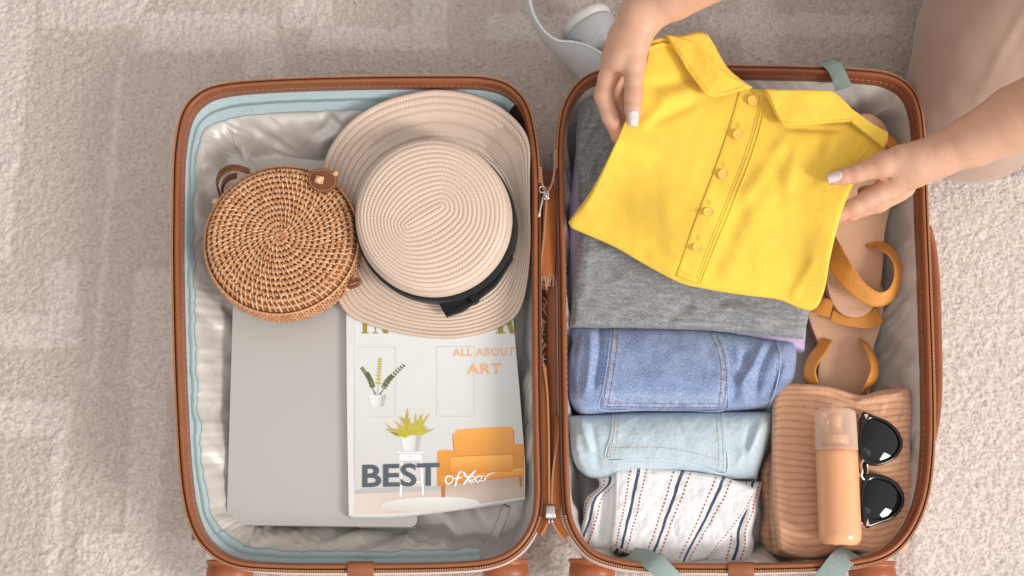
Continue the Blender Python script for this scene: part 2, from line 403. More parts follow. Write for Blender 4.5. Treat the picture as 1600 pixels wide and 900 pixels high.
def build_half(side, pts, floor_z):
    q, p, nrm = rim_curve(pts); RC[side] = (q, p, nrm)
    # outer shell
    prof = [(9, -6), (1, -9), (-1.5, -14), (-2.5, -22), (-3.5, -60), (-1, -98), (8, -124), (26, -134), (60, -137)]
    V, F = ring_sweep(p, nrm, prof)
    c = p.mean(0); c[2] = RIM-.137; nV = len(V); V = np.vstack([V, c]); k = np.arange(len(p)); K = len(prof)
    F.append(np.stack([k*K+K-1, ((k+1) % len(p))*K+K-1, np.full(len(p), nV)], -1))
    sh = mesh('shell', V, F, M['shell'], suit, label='blush pink outer shell of the '+('left' if side == 'L' else 'right')+' half')
    # rim trim: padded binding with a piping bead and an inner skirt
    prof = [(-1.0, -13), (-1.6, -7), (-1.2, -3.4), (0, -2.0), (1.5, -2.1), (2.1, -3.6), (2.6, -4.2), (3.0, -3.2), (3.5, -1.0), (4.6, .3), (6.0, .8), (7.4, .5),
            (8.6, -.9), (9.2, -3.5), (9.5, -8), (9.8, -16), (10.4, -26), (9.2, -28)]
    V, F = ring_sweep(p, nrm, prof[6:]); mesh('rim_trim', V, F, M['trim'], sh); V, F = ring_sweep(p, nrm, prof[:7]); mesh('zipper_tape', V, F, M['tapedark'], sh)
    # zipper tape ledge and teeth outside the bead
    s = np.concatenate([[0], np.cumsum(np.linalg.norm(np.diff(np.vstack([p, p[:1]]), axis=0), axis=1))])
    def at(x):
        x = x % s[-1]; pe = np.vstack([p, p[:1]]); ne = np.vstack([nrm, nrm[:1]])
        return (np.stack([np.interp(x, s, pe[:, k]) for k in range(3)], -1), np.stack([np.interp(x, s, ne[:, k]) for k in range(3)], -1))
    pitch = .0028; x = np.arange(0, s[-1], pitch); c, nn = at(x); hx, hy = proj(c); kk = ~((hx > 825) & (hx < 895) & (hy > (285 if side == 'L' else 262)) & (hy < 806)); x, c, nn = x[kk], c[kk], nn[kk]; tt = np.cross(nn, Zv)
    bx = np.array([(a, b, d) for a in (-1, 1) for b in (-1, 1) for d in (-1, 1)], float)
    V = c[:, None]+nn[:, None]*(bx[None, :, :1]*.0013+.0005)+tt[:, None]*(bx[None, :, 1:2]*.00072)+Zv*(bx[None, :, 2:]*.0008-.0010)
    fq = np.array([[0, 1, 3, 2], [4, 6, 7, 5], [0, 4, 5, 1], [2, 3, 7, 6], [0, 2, 6, 4], [1, 5, 7, 3]])
    F = (fq[None]+8*np.arange(len(x))[:, None, None]).reshape(-1, 4)
    mesh('zipper_teeth', V.reshape(-1, 3), F, M['teeth'], sh, smooth=False, kind='stuff')
    # stitch line on the inner skirt
    mb = MB(); cc, nn = at(np.linspace(0, s[-1], 1200)); path = cc+nn*.0098+Zv*(-.0135)+Zv*(.0006*noise(np.arange(1200)*.05, np.zeros(1200), 2))[:, None]
    stitches(path, .0056, .0022, .00040, mb); mb.build('stitching', mat('rust_thread_light', (.50, .25, .14), .8), sh, kind='stuff')
    return sh, q, p, nrm, at, s
SL = build_half('L', LEFT, .06); SR = build_half('R', RIGHT, .03)

def lining(sh, q, p, nrm, n0, z0, floor, wall, seed, amp, name='lining', wallz=None):
    """sheet that falls from the trim down to the floor of the half; pleats fade towards the middle"""
    Ns = len(p); s = np.arange(Ns)/Ns
    Rr = np.concatenate([np.linspace(0, 1, 34), 1+np.linspace(0, 1, 26)[1:]])
    c = p.mean(0)
    a = p+nrm*(n0[:, None]); b = p+nrm*(n0+wall)[:, None]
    # floor corner: pull extra inward near corners to keep loops clean
    per = s*2*PI
    sx = np.cos(per)*3; sy = np.sin(per)*3
    fold = lambda f, sd: noise(sx*f+sd, sy*f, seed+sd)
    Rc = s.max()*0+np.linalg.norm(np.diff(p, axis=0), axis=1).sum()/(2*PI)
    def fl(scale, shear, r, sd):
        th_ = per+shear*r+.03*noise(np.cos(per)*6+r*2, np.sin(per)*6, seed+sd+40); q_ = Rc/scale+r*.9
        return noise(np.cos(th_)*q_, np.sin(th_)*q_, seed+sd)
    mod = np.clip(.55+.9*fold(1.7, 11), .12, 1.3); mod2 = np.clip(.5+1.1*fold(2.3, 12), .05, 1.4); tilt_ = .12
    V = []
    for r in Rr:
        if r <= 1:
            t = r; e = t*t*(3-2*t)*.6+.4*t
            pt = a*(1-t)+b*t; z = z0*(1-e)+floor*e
            A = amp*math.sin(PI*min(1, t*.93+.02))**.8
            d = A*(1.15*mod*fl(.040, .16, r, 1)+.30*mod2*(1-np.abs(fl(.027, -.22, r, 2))*2)*(1-.4*t)+.10*fl(.014, .12, r, 3)*(1-t)**1.5+.5*fold(1.3, 6)-.3)
            pt = pt+nrm*(d*.75)[:, None]; zz = z+d*.8
        else:
            t = r-1; pt = b*(1-t)+c*t; zz = np.zeros(Ns)+floor
            d = amp*(1-t)**2*(.35*fl(.045, .10, 1+t*.3, 1)*mod+.3*fold(1.3, 6)*(1-t)); zz = zz+d; zz = zz+amp*.3*min(1, t*4)*fbm(pt[:, 0]*14+pt[:, 1]*6, pt[:, 1]*16-pt[:, 0]*4, 2, seed+31)
        zz = np.broadcast_to(zz, (Ns,)).copy()
        zz += .0010*fbm(pt[:, 0]*18, pt[:, 1]*18, 2, seed+9)*min(1, r*3)
        V.append(np.stack([pt[:, 0], pt[:, 1], zz], -1))
    V = np.array(V); K = len(Rr)
    o = mesh(name, V.reshape(-1, 3), gridF(Ns, K, True, False), M['satin'], sh, uv=np.stack(np.broadcast_arrays(s[None]*2, np.linspace(0, .4, K)[:, None]), -1).reshape(-1, 2))
    return V
# ---- left half: pale blue zip band, then satin
sh, q, p, nrm, at, s = SL
top = np.clip(-nrm[:, 1], 0, 1); left = np.clip(nrm[:, 0], 0, 1); bot = np.clip(nrm[:, 1], 0, 1); rig = np.clip(-nrm[:, 0], 0, 1)
keep = (~((q[:, 0] > 745) & (q[:, 1] > 560))).astype(float)*(~((q[:, 0] > 700) & (q[:, 1] > 215))).astype(float)
for _ in range(6): keep = (keep+np.roll(keep, 1)+np.roll(keep, -1))/3
Ns = len(p); ss = np.arange(Ns)/Ns*2*PI
wob = noise(np.cos(ss)*14, np.sin(ss)*14, 3)
wid = (.0215*top**1.3+.0085*left**1.2+.0150*bot**1.3+.002*rig)+wob*.0024*(bot+left+top*.6)+.0012*noise(np.cos(ss)*45, np.sin(ss)*45, 4)*(bot+left)
dep = .018*top+.014*left+.012*bot+.012*rig
n0 = .0096+wid*keep; z0 = RIM-.025-dep*keep
LV = lining(sh, q, p, nrm, n0-.0012, z0-.0012, .052, .040+.012*top+.010*left-.022*rig+.008*noise(ss*0+np.cos(ss)*2, np.sin(ss)*2, 8), 21, .0088)
LX, LY = proj(LV.reshape(-1, 3)); LZ = LV.reshape(-1, 3)[:, 2]
def zline(x, y):
    return np.array([LZ[np.argsort((LX-a)**2+(LY-b)**2)[:3]].mean() for a, b in zip(x, y)])
has = (q[:, 0] < 814) & ~((q[:, 0] > 752) & (q[:, 1] > 700)) & ~((q[:, 1] > 200) & (q[:, 1] < 700) & (q[:, 0] > 700))
idx = np.where(has)[0]
# roll so the run is contiguous
brk = np.where(np.diff(idx) > 1)[0]
if len(brk): idx = np.concatenate([idx[brk[0]+1:], idx[:brk[0]+1]])
V = []
for t in np.linspace(0, 1, 9):
    n_ = .0088+(wid+.0008)*t; z_ = RIM-.0235-dep*t+.0022*math.sin(PI*t)+.0006*noise(np.cos(ss)*30, np.sin(ss)*30, 7)*t
    pt = p+nrm*n_[:, None]; V.append(np.stack([pt[:, 0], pt[:, 1], z_], -1)[idx])
V = np.array(V); L = np.concatenate([[0], np.cumsum(np.linalg.norm(np.diff(V[4], axis=0), axis=1))])
band = mesh('zip_band', V.reshape(-1, 3), gridF(len(idx), 9), M['band'], sh, uv=np.stack(np.broadcast_arrays(L[None], np.linspace(0, .02, 9)[:, None]), -1).reshape(-1, 2))
# edge hem of the band, a darker blue line
hem = V[-1]+Zv*.0004; mesh('hem', *tube(hem, .0007, 6), mat('dark_blue_thread', (.25, .33, .34), .8), band)
# band zipper: two coil rows of tiny teeth
mb = MB(); mid = V[4]+Zv*.0006
for off in (-1, 1):
    row = V[4]*(1)+Zv*.0007; tt, rr, uu = frames(row); row = row+rr*.0011*off
    cum = np.concatenate([[0], np.cumsum(np.linalg.norm(np.diff(row, axis=0), axis=1))]); x = np.arange(0, cum[-1], .0021)
    c = np.stack([np.interp(x, cum, row[:, k]) for k in range(3)], -1); R_ = np.stack([np.interp(x, cum, rr[:, k]) for k in range(3)], -1); T_ = np.stack([np.interp(x, cum, tt[:, k]) for k in range(3)], -1)
    bx = np.array([(a, b, d) for a in (-1, 1) for b in (-1, 1) for d in (-1, 1)], float)
    VV = c[:, None]+R_[:, None]*bx[None, :, :1]*.0008+T_[:, None]*bx[None, :, 1:2]*.0006+Zv*bx[None, :, 2:]*.0005
    fq = np.array([[0, 1, 3, 2], [4, 6, 7, 5], [0, 4, 5, 1], [2, 3, 7, 6], [0, 2, 6, 4], [1, 5, 7, 3]])
    mb.add(VV.reshape(-1, 3), (fq[None]+8*np.arange(len(x))[:, None, None]).reshape(-1, 4))
mb.build('band_zipper', M['bandzip'], band, smooth=False, kind='stuff')
for off in (-1, 1):
    tt, rr, uu = frames(V[4]); mesh('zipper_edge', *tube(V[4]+rr*.0026*off+Zv*.0003, .0005, 5), M['bandzip'], band)
# satin seam strip crossing the lower right corner of the left half
def zfl(px, py): return .0635
strip = spline([(792, 790, .070), (783, 815, .068), (768, 845, .075), (745, 880, .098)], 40)
sz = zline(strip[:, 0], strip[:, 1]); sz = np.convolve(np.pad(sz, 4, 'edge'), np.ones(9)/9, 'valid')+.0015; path = P(strip[:, 0], strip[:, 1], sz); mesh('seam_strip', *sweep(path, rrect(.011, .0022, .001)), M['satin'], sh)
mb = MB(); tt, rr, uu = frames(path); stitches(path+rr*.0046+uu*.0012, .003, .002, .0003, mb); mb.build('seam_stitching', mat('pale_thread', (.75, .72, .68), .8), sh, kind='stuff')
# ---- right half lining
sh, q, p, nrm, at, s = SR
Ns = len(p); ss = np.arange(Ns)/Ns*2*PI
top = np.clip(-nrm[:, 1], 0, 1); left = np.clip(nrm[:, 0], 0, 1); rig = np.clip(-nrm[:, 0], 0, 1); bot = np.clip(nrm[:, 1], 0, 1)
lining(sh, q, p, nrm, np.full(Ns, .0094), np.full(Ns, RIM-.025), .022, .030+.016*rig+.01*top-.01*left, 77, .0115)

# ---- hinge side between the halves
def ribbon(name, pts, w, th, m, parent, up=(0, 0, 1), n=60, uvm=True, **k):
    s_ = spline(pts, n); path = P(s_[:, 0], s_[:, 1], s_[:, 2]); V, F = sweep(path, rrect(w, th, th*.45, 2), up=up)
    L = np.concatenate([[0], np.cumsum(np.linalg.norm(np.diff(path, axis=0), axis=1))]); K = len(rrect(w, th, th*.45, 2))
    uv = np.stack([np.repeat(L, K), np.tile(rrect(w, th, th*.45, 2)[:, 0], n)], -1); uv = np.vstack([uv, np.zeros((2, 2))])
    return mesh(name, V, F, m, parent, uv=uv, **k)
ribbon('hinge_panel', [(858, 268, .088), (858, 450, .088), (861, 640, .088), (862, 792, .088)], .042, .004, M['trim'], suit, label='brown flexible hinge panel joining the two halves')
s_ = spline([(864, 300, .108), (866, 500, .110), (866, 735, .110)], 50); path = P(s_[:, 0], s_[:, 1], s_[:, 2])
mesh('hinge_roll', *tube(path, .0098, 20), M['trim'], suit, label='rounded brown hinge roll')
fl_t = ribbon('zipper_flap', [(860, 292, .127), (859, 350, .128), (857, 400, .131), (855, 430, .133)], .0185, .0013, M['tape'], suit, up=(.25, 0, 1), label='frayed rust zipper tape end')
def coil(name, pts, parent, r=.0012, m=None, z=None, n=200):
    s_ = spline(pts, n*2); path = P(s_[:, 0], s_[:, 1], s_[:, 2]); L = np.concatenate([[0], np.cumsum(np.linalg.norm(np.diff(path, axis=0), axis=1))])
    mb = MB(); x = np.arange(0, L[-1], .0021); c = np.stack([np.interp(x, L, path[:, k]) for k in range(3)], -1); t, rr, uu = frames(c)
    bx = np.array([(a, b, d) for a in (-1, 1) for b in (-1, 1) for d in (-1, 1)], float)
    VV = c[:, None]+rr[:, None]*bx[None, :, :1]*r+t[:, None]*bx[None, :, 1:2]*.0007+uu[:, None]*bx[None, :, 2:]*.0008
    fq = np.array([[0, 1, 3, 2], [4, 6, 7, 5], [0, 4, 5, 1], [2, 3, 7, 6], [0, 2, 6, 4], [1, 5, 7, 3]])
    return mesh(name, VV.reshape(-1, 3), (fq[None]+8*np.arange(len(x))[:, None, None]).reshape(-1, 4), m or M['teeth'], parent, smooth=False, kind='stuff')
coil('zipper_teeth', [(854, 312, .1315), (851, 360, .1315), (847, 400, .134), (843, 428, .136)], fl_t)
coil('zipper_teeth', [(868, 235, .138), (867, 262, .137), (863, 285, .136), (856, 302, .136)], suit); coil('zipper_teeth', [(845, 262, .138), (847, 285, .137), (851, 300, .136)], suit)
# frayed threads
mb = MB()
for i in range(46):
    x = random.uniform(841, 866); a = (x, 430+random.uniform(-3, 2), .133); b = (x+random.uniform(-7, 7), 436+random.uniform(0, 12), .131+random.uniform(-.004, .004)); c = (b[0]+random.uniform(-5, 5), b[1]+random.uniform(-3, 7), .128)
    s_ = spline([a, b, c], 8); mb.add(*tube(P(s_[:, 0], s_[:, 1], s_[:, 2]), .00035, 4))
for i in range(34):
    y = random.uniform(438, 620); a = (848, y, .121); b = (848+random.uniform(-1, 6), y+random.uniform(-5, 6), .124); c = (849+random.uniform(-3, 6), y+random.uniform(2, 9), .126)
    s_ = spline([a, b, c], 7); mb.add(*tube(P(s_[:, 0], s_[:, 1], s_[:, 2]), .0003, 4))
mb.build('frayed_threads', mat('loose_thread', (.6, .34, .2), .9), fl_t, kind='stuff')
zt = ribbon('zipper_flap', [(847, 572, .127), (850, 640, .129), (852, 720, .130), (854, 798, .131)], .0115, .0012, M['tape'], suit, label='rust zipper tape left of the lower slider')
coil('zipper_teeth', [(849, 568, .129), (855, 610, .131), (857, 660, .132), (858, 720, .133), (858, 795, .134)], zt)
zt = ribbon('zipper_flap', [(875, 650, .127), (872, 710, .130), (869, 796, .131)], .0115, .0012, M['tape'], suit, label='rust zipper tape right of the lower slider')
coil('zipper_teeth', [(874, 655, .129), (871, 690, .131), (864, 740, .133), (862, 795, .134)], zt)
coil('zipper_teeth', [(858, 808, .136), (854, 822, .137), (845, 838, .138)], suit); coil('zipper_teeth', [(861, 808, .136), (867, 824, .137), (880, 842, .138)], suit)
ribbon('zipper_flap', [(854, 800, .131), (850, 818, .133), (843, 834, .135)], .010, .0012, M['tape'], suit, label='short rust tape left below the lower slider'); ribbon('zipper_flap', [(867, 800, .131), (872, 820, .133), (884, 840, .135)], .010, .0012, M['tape'], suit, label='short rust tape right below the lower slider')
# sliders
def slider(cx, cy, z, rot, kind, label):
    e = bpy.data.objects.new('zipper_slider', None); link(e, suit); e['label'] = label; e.location = (0, 0, 0)
    def loc(dx, dy, dz=0): # local mm -> world
        c, s_ = math.cos(rot), math.sin(rot); b = P(cx, cy, z); return b+np.array([dx*c-dy*s_, dx*s_+dy*c, dz])/1000.
    if kind == 'ring':
        ring = np.array([loc(4.2*math.cos(a)-3, 4.2*math.sin(a)+5, 3) for a in np.linspace(0, 2*PI, 20, endpoint=False)]); mesh('pull_ring', *tube(ring, .0009, 8, closed=True), M['wire'], e)
        body = [loc(-1, -7), loc(-1, 4)]; mesh('slider_body', *sweep(np.array([loc(2, -8, 0), loc(2, -6, .6), loc(2, 2, .6), loc(2, 4, 0)]), rrect(.009, .004, .0015)), M['wire'], e)
        arch = spline([loc(2, -7, 1), loc(2, -5.5, 5), loc(2, 0, 5.5), loc(2, 3, 1)], 16); mesh('slider_bridge', *tube(arch, .0012, 8), M['wire'], e)
        mesh('puller', *sweep(np.array([loc(-1.5, -4, 5), loc(-4, -14, 4), loc(-6.5, -26, 2.5), loc(-7.5, -32, 2)]), rrect(.0026, .0013, .0006), scale=[1.3, 1, 1, 1.5]), M['wire'], e)
    else:
        pts = np.array([loc(0, 9, 0), loc(0, 6, .8), loc(0, 0, 1), loc(0, -5, .8), loc(0, -7, 0)]); mesh('slider_body', *sweep(pts, rrect(.012, .0045, .0018), scale=[.75, .95, 1.0, 1.15, .8]), M['wire'], e)
        for sx in (-2, 2):
            mesh('puller_lug', *tube(np.array([loc(sx, -7, 2), loc(sx, -10, 2.5), loc(sx*.7, -13, 1)]), .0011, 8), M['wire'], e)
slider(851, 303, .135, 0, 'ring', 'silver zipper slider with a ring and a long thin puller')
slider(860, 801, .137, 0, 'cap', 'silver zipper slider with a wide rounded body')
# latch tabs in the middle of the lower rims
def tab(x0, x1, y, label):
    b = P((x0+x1)/2, y, RIM); w = (P(x1, y, RIM)-P(x0, y, RIM))[0]
    path = np.array([b+np.array([0, .0085, .0005]), b+np.array([0, .004, .0022]), b+np.array([0, -.004, .0026]), b+np.array([0, -.0075, -.001]), b+np.array([0, -.0082, -.012])])
    mesh('rim_tab', *sweep(path, rrect(w, .0022, .0009)), M['trim'], suit)
tab(543, 584, 889, ''); tab(1137, 1178, 890, '')
# wheels on the lower end, carry handle on the right side
def wheel(px, py, z, side):
    e = bpy.data.objects.new('wheel', None); link(e, suit); b = P(px, py, z)
    pr = [(.028, .004), (.0305, .002), (.0295, .002), (.027, -.004), (.0285, -.006), (.0285, -.016), (.024, -.022)]
    path = np.array([b+np.array([0, y, 0]) for r, y in pr]); sc = [r/.03 for r, y in pr]
    mesh('wheel_housing', *sweep(path, circ(28, .030, .028), up=(0, 0, 1), scale=sc), M['plastic'], e)
    b2 = b+np.array([0, -.035, -.012])
    for sx in (-.012, .012):
        mesh('tyre', *sweep(np.array([b2+[sx-.007, 0, 0], b2+[sx-.006, 0, 0], b2+[sx+.006, 0, 0], b2+[sx+.007, 0, 0]]), circ(24, .021), up=(0, 0, 1), scale=[.85, 1, 1, .85]), mat('dark_rubber', (.05, .04, .035), .7), e)
wheel(360, 880, .068, 0); wheel(790, 878, .068, 0); wheel(925, 878, .068, 0); wheel(1362, 882, .068, 0)
hp = spline([(1449, 355, .118), (1457, 385, .112), (1463, 440, .108), (1466, 520, .106), (1467, 600, .108), (1464, 650, .112), (1457, 690, .118)], 50)
mesh('carry_handle', *sweep(P(hp[:, 0]-3.5, hp[:, 1], hp[:, 2]), rrect(.009, .024, .004)), M['trim'], suit, label='brown side carry handle')
# elastic straps folded over the rim of the right half
def strap(pts, w, label, side=(1, 0, 0)):
    s_ = spline(pts, 50); path = P(s_[:, 0], s_[:, 1], s_[:, 2]); ribbon('elastic_strap', pts, w, .0014, M['elastic'], suit, up=side_up(path, side), n=50, label=label)
strap([(1275, 99, .1345), (1288, 98, .139), (1301, 103, .1435), (1310, 116, .1445), (1315, 130, .141), (1318, 138, .128)], .0212, 'sage elastic strap folded over the top rim', side=(1, .12, 0))
strap([(985, 866, .118), (1003, 869, .132), (1022, 879, .1445), (1040, 895, .1455), (1058, 915, .135), (1075, 940, .11)], .0235, 'sage elastic strap hanging over the lower rim near the striped shorts', side=(.82, .5, 0))
strap([(1330, 862, .115), (1322, 868, .132), (1312, 878, .1445), (1300, 893, .1455), (1284, 912, .135), (1266, 940, .11)], .0265, 'sage elastic strap hanging over the lower rim below the bottle', side=(.9, -.4, 0))
# ================================================================== soft goods
def coons(T, R, B, L, nu, nv, sharp=False):
    T, B = spline(T, nu, sharp=sharp), spline(B, nu, sharp=sharp); L, R = spline(L, nv, sharp=sharp), spline(R, nv, sharp=sharp)
    u = np.linspace(0, 1, nu)[None, :, None]; v = np.linspace(0, 1, nv)[:, None, None]
    c00, c10, c01, c11 = (T[0]+L[0])/2, (T[-1]+R[0])/2, (B[0]+L[-1])/2, (B[-1]+R[-1])/2
    return (1-v)*T[None]+v*B[None]+(1-u)*L[:, None]+u*R[:, None]-((1-u)*(1-v)*c00+u*(1-v)*c10+(1-u)*v*c01+u*v*c11)
def crease(X, Y, x0, y0, x1, y1, w, h, bend=0):
    """soft ridge (h>0) or groove (h<0) in metres along a photo-pixel segment"""
    dx, dy = x1-x0, y1-y0; L = math.hypot(dx, dy); t = ((X-x0)*dx+(Y-y0)*dy)/L/L
    d = ((X-x0)*dy-(Y-y0)*dx)/L-bend*np.sin(np.clip(t, 0, 1)*PI)
    e = np.clip(np.minimum(t, 1-t)*4+.25, 0, 1); e = e*e*(3-2*e)
    return h*np.exp(-(d/w)**2)*e
class Patch:
    def __init__(s, name, m, parent, T, R, B, L, z, z0, nu=120, nv=100, rad=(.01, .01, .01, .01), drop=None, wr=None, edge=1.0, sharp=False, under=False, taper=.004, label=None, build=True, skirt=True):
        G = coons(T, R, B, L, nu, nv, sharp); X, Y = G[..., 0], G[..., 1]; s.X, s.Y = X, Y
        U, V = np.meshgrid(np.linspace(0, 1, nu), np.linspace(0, 1, nv)); s.U, s.V = U, V
        base = z(X, Y, U, V) if callable(z) else np.full(X.shape, float(z))
        g = P(X, Y, base); Lu = np.linalg.norm(np.diff(g, axis=1), axis=2).sum(1)[:, None]; Lv = np.linalg.norm(np.diff(g, axis=0), axis=2).sum(0)[None, :]
        s.Lu, s.Lv = float(Lu.mean()), float(Lv.mean())
        def q(d, r): t = np.clip(1-d/max(r, 1e-5), 0, 1); return np.sqrt(np.clip(1-t*t, 0, 1))
        h = q(U*Lu, rad[0])*q((1-U)*Lu, rad[1])*q(V*Lv, rad[2])*q((1-V)*Lv, rad[3])
        drop = (base-z0)*.5 if drop is None else drop
        Z = base-drop*(1-h)
        fade = np.clip(np.minimum(np.minimum(U*Lu, (1-U)*Lu), np.minimum(V*Lv, (1-V)*Lv))/.006, edge*.25, 1)
        if wr is not None: Z = Z+wr(X, Y, U, V)*fade
        s.Z = Z; s.W = P(X, Y, Z)
        VV = [s.W.reshape(-1, 3)]; F = [gridF(nu, nv)[:, ::-1]]
        uv = [np.stack([U*s.Lu, (1-V)*s.Lv], -1).reshape(-1, 2)]; nV = nu*nv
        # boundary loop (counter order) and skirt
        top = np.arange(nu); rgt = np.arange(nv)*nu+nu-1; bt = (nv-1)*nu+np.arange(nu)[::-1]; lf = (np.arange(nv)*nu)[::-1]
        loop = np.concatenate([top[:-1], rgt[:-1], bt[:-1], lf[:-1]]); K = len(loop); prev = loop
        W0 = VV[0][loop]; c = W0.mean(0); Us = uv[0][loop]
        # inward direction along the rim
        t_ = np.roll(W0, -1, 0)-np.roll(W0, 1, 0); nn = np.stack([t_[:, 1], -t_[:, 0]], -1); nn /= np.linalg.norm(nn, axis=1)[:, None]+1e-9
        if (nn*(c[:2]-W0[:, :2])).sum() < 0: nn = -nn
        if skirt:
            for k, (f, ins) in enumerate([(.22, .0), (.5, .15), (.8, .5), (1.0, 1.0)]):
                zz = W0[:, 2]*(1-f)+np.minimum(z0 if not callable(z0) else z0(X.ravel()[loop], Y.ravel()[loop]), W0[:, 2]-.0005)*f
                q_ = W0.copy(); q_[:, :2] += nn*ins*taper; q_[:, 2] = zz
                VV.append(q_); uv.append(Us+np.array([.0, .002*(k+1)])); cur = nV+np.arange(K); nV += K
                a, b = prev, np.roll(prev, -1); c2, d2 = np.roll(cur, -1), cur
                F.append(np.stack([a, b, c2, d2], -1)); prev = cur
            if under:
                cc = W0.mean(0); cc[2] = VV[-1][:, 2].mean(); VV.append(cc[None]); uv.append(Us[:1])
                F.append(np.stack([prev, np.roll(prev, -1), np.full(K, nV)], -1))
        s.o = mesh(name, np.vstack(VV), F, m, parent, uv=np.vstack(uv), label=label) if build else None
    def z(s, px, py):
        px = np.atleast_1d(px).astype(float); py = np.atleast_1d(py).astype(float); out = np.zeros(len(px)); XF, YF, ZF = s.X.ravel(), s.Y.ravel(), s.Z.ravel()
        for i in range(len(px)):
            d = (XF-px[i])**2+(YF-py[i])**2; k = np.argpartition(d, 4)[:4]; w = 1/(d[k]+.05); out[i] = (ZF[k]*w).sum()/w.sum()
        return out
    def path(s, pts, off=0., n=120, sharp=False):
        q = spline(pts, n, sharp=sharp); z = s.z(q[:, 0], q[:, 1])+off
        return P(q[:, 0], q[:, 1], z)
def seam(patch, pts, m, parent, L=.0026, gap=.0014, r=.00035, off=.0003, name='stitching', n=160):
    mb = MB(); lst = pts if isinstance(pts[0][0], (tuple, list)) else [pts]
    for q in lst: stitches(patch.path(q, off, n), L, gap, r, mb)
    return mb.build(name, m, parent, kind='stuff')

# ---------------------------------------------------------------- lilac garment below the grey shirt
m_lil = fabric('lilac_jersey', (.56, .42, .62), .0016, .9, .3, .4, .1)
lil = Patch('folded_lilac_top', m_lil, None, [(906, 150), (980, 146), (1120, 170), (1262, 190)], [(1262, 190), (1263, 400), (1261, 490), (1257, 548)], [(893, 500), (980, 520), (1120, 530), (1257, 548)], [(906, 150), (899, 240), (890, 330), (892, 420), (893, 500)],
            lambda X, Y, U, V: .092+0*X, .05, 90, 90, (.014,)*4, drop=.014, wr=lambda X, Y, U, V: .0035*fbm(X/60, Y/40, 3, 4)+crease(X, Y, 897, 200, 903, 330, 5, .004)+crease(X, Y, 905, 300, 897, 420, 4, -.004))
tag(lil.o, 'folded lilac top showing as thin purple edges beneath the grey shirt', 'top')
m_nav = fabric('teal_jersey', (.10, .20, .30), .0016, .9, .3, .4, .1)
nav = Patch('folded_blue_top', m_nav, None, [(888, 390), (930, 392), (1010, 395)], [(1010, 395), (1010, 640)], [(887, 636), (940, 650), (1010, 640)], [(888, 390), (885, 450), (885, 560), (887, 636)], .074, .04, 50, 60, (.012,)*4, drop=.012, wr=lambda X, Y, U, V: .004*fbm(X/40, Y/30, 3, 14))
tag(nav.o, 'dark blue garment glimpsed low beside the hinge under the folded clothes', 'top')

# ---------------------------------------------------------------- grey t-shirt
m_gry = fabric('grey_melange_jersey', (.235, .235, .24), .0014, .95, .35, .4, .12)
nd = N(m_gry); hz = nd.noise((260, 1500, 1), 4, 'UV', .6); bl = nd.noise((60, 220, 1), 4, 'UV')
hv = nd.ramp(nd.math('ADD', nd.math('MULTIPLY', hz, .75), nd.math('MULTIPLY', bl, .3)), [(.36, (.12, .12, .125)), (.52, (.25, .25, .255)), (.68, (.47, .47, .47))]); nd.col(hv)
def wr_g(X, Y, U, V):
    w = .0022*fbm(X/110, Y/60, 3, 21)
    w += crease(X, Y, 960, 160, 902, 260, 7, -.006)+crease(X, Y, 975, 170, 935, 250, 9, .007)+crease(X, Y, 925, 165, 905, 205, 6, .006)+crease(X, Y, 955, 190, 925, 290, 6, -.004)
    w += crease(X, Y, 905, 400, 960, 385, 9, .003)+crease(X, Y, 1085, 470, 1040, 505, 10, -.0045)+crease(X, Y, 1125, 478, 1205, 512, 9, .006, 6)+crease(X, Y, 1120, 500, 1180, 520, 7, -.004)
    w += crease(X, Y, 925, 360, 912, 470, 8, .003)+crease(X, Y, 960, 420, 1040, 470, 16, .003)
    return w
gry = Patch('folded_grey_shirt', m_gry, None, [(915, 152), (945, 146), (985, 144), (1120, 165), (1250, 190)], [(1250, 190), (1262, 400), (1264, 485), (1255, 529)],
            [(890, 512), (960, 512), (1100, 515), (1180, 522), (1255, 529)], [(915, 152), (904, 175), (900, 230), (904, 300), (905, 350), (897, 430), (890, 512)],
            lambda X, Y, U, V: .119+.004*np.sin(U*PI), .088, 260, 220, (.010, .012, .014, .010), drop=.016, wr=wr_g)
tag(gry.o, 'folded heather grey shirt lying under the held yellow polo', 'shirt')
mb = MB(); pth = gry.path([(965, 150), (948, 185), (925, 230), (912, 300)], .0002); 
mesh('neck_seam', *tube(pth, .0007, 6), m_gry, gry.o)

# ---------------------------------------------------------------- rolled jeans
def denim(name, c_dark, c_mid, c_light, k=1.0):
    m = fabric(name, c_mid, .0012, .92, .25, .8, .1, twill=True); nd = N(m)
    fl = nd.noise((900, 260, 1), 3, 'UV', .65); ba = nd.noise((260, 900, 1), 3, 'UV', .65); cl = nd.noise((45, 60, 1), 4, 'UV')
    wear = nd.attr('wear')
    f = nd.math('ADD', nd.math('MULTIPLY', fl, .66), nd.math('ADD', nd.math('MULTIPLY', ba, .60), nd.math('MULTIPLY', cl, .20))); f = nd.math('SUBTRACT', f, .19)
    f = nd.math('ADD', f, nd.math('MULTIPLY', wear, .16)); nd.col(nd.ramp(f, [(.36, c_dark), (.54, c_mid), (.80, c_light)])); return m
m_den = denim('mid_blue_denim', (.14, .20, .42), (.29, .375, .62), (.60, .69, .85))
m_lden = denim('bleached_denim', (.50, .63, .74), (.64, .76, .835), (.80, .88, .92))
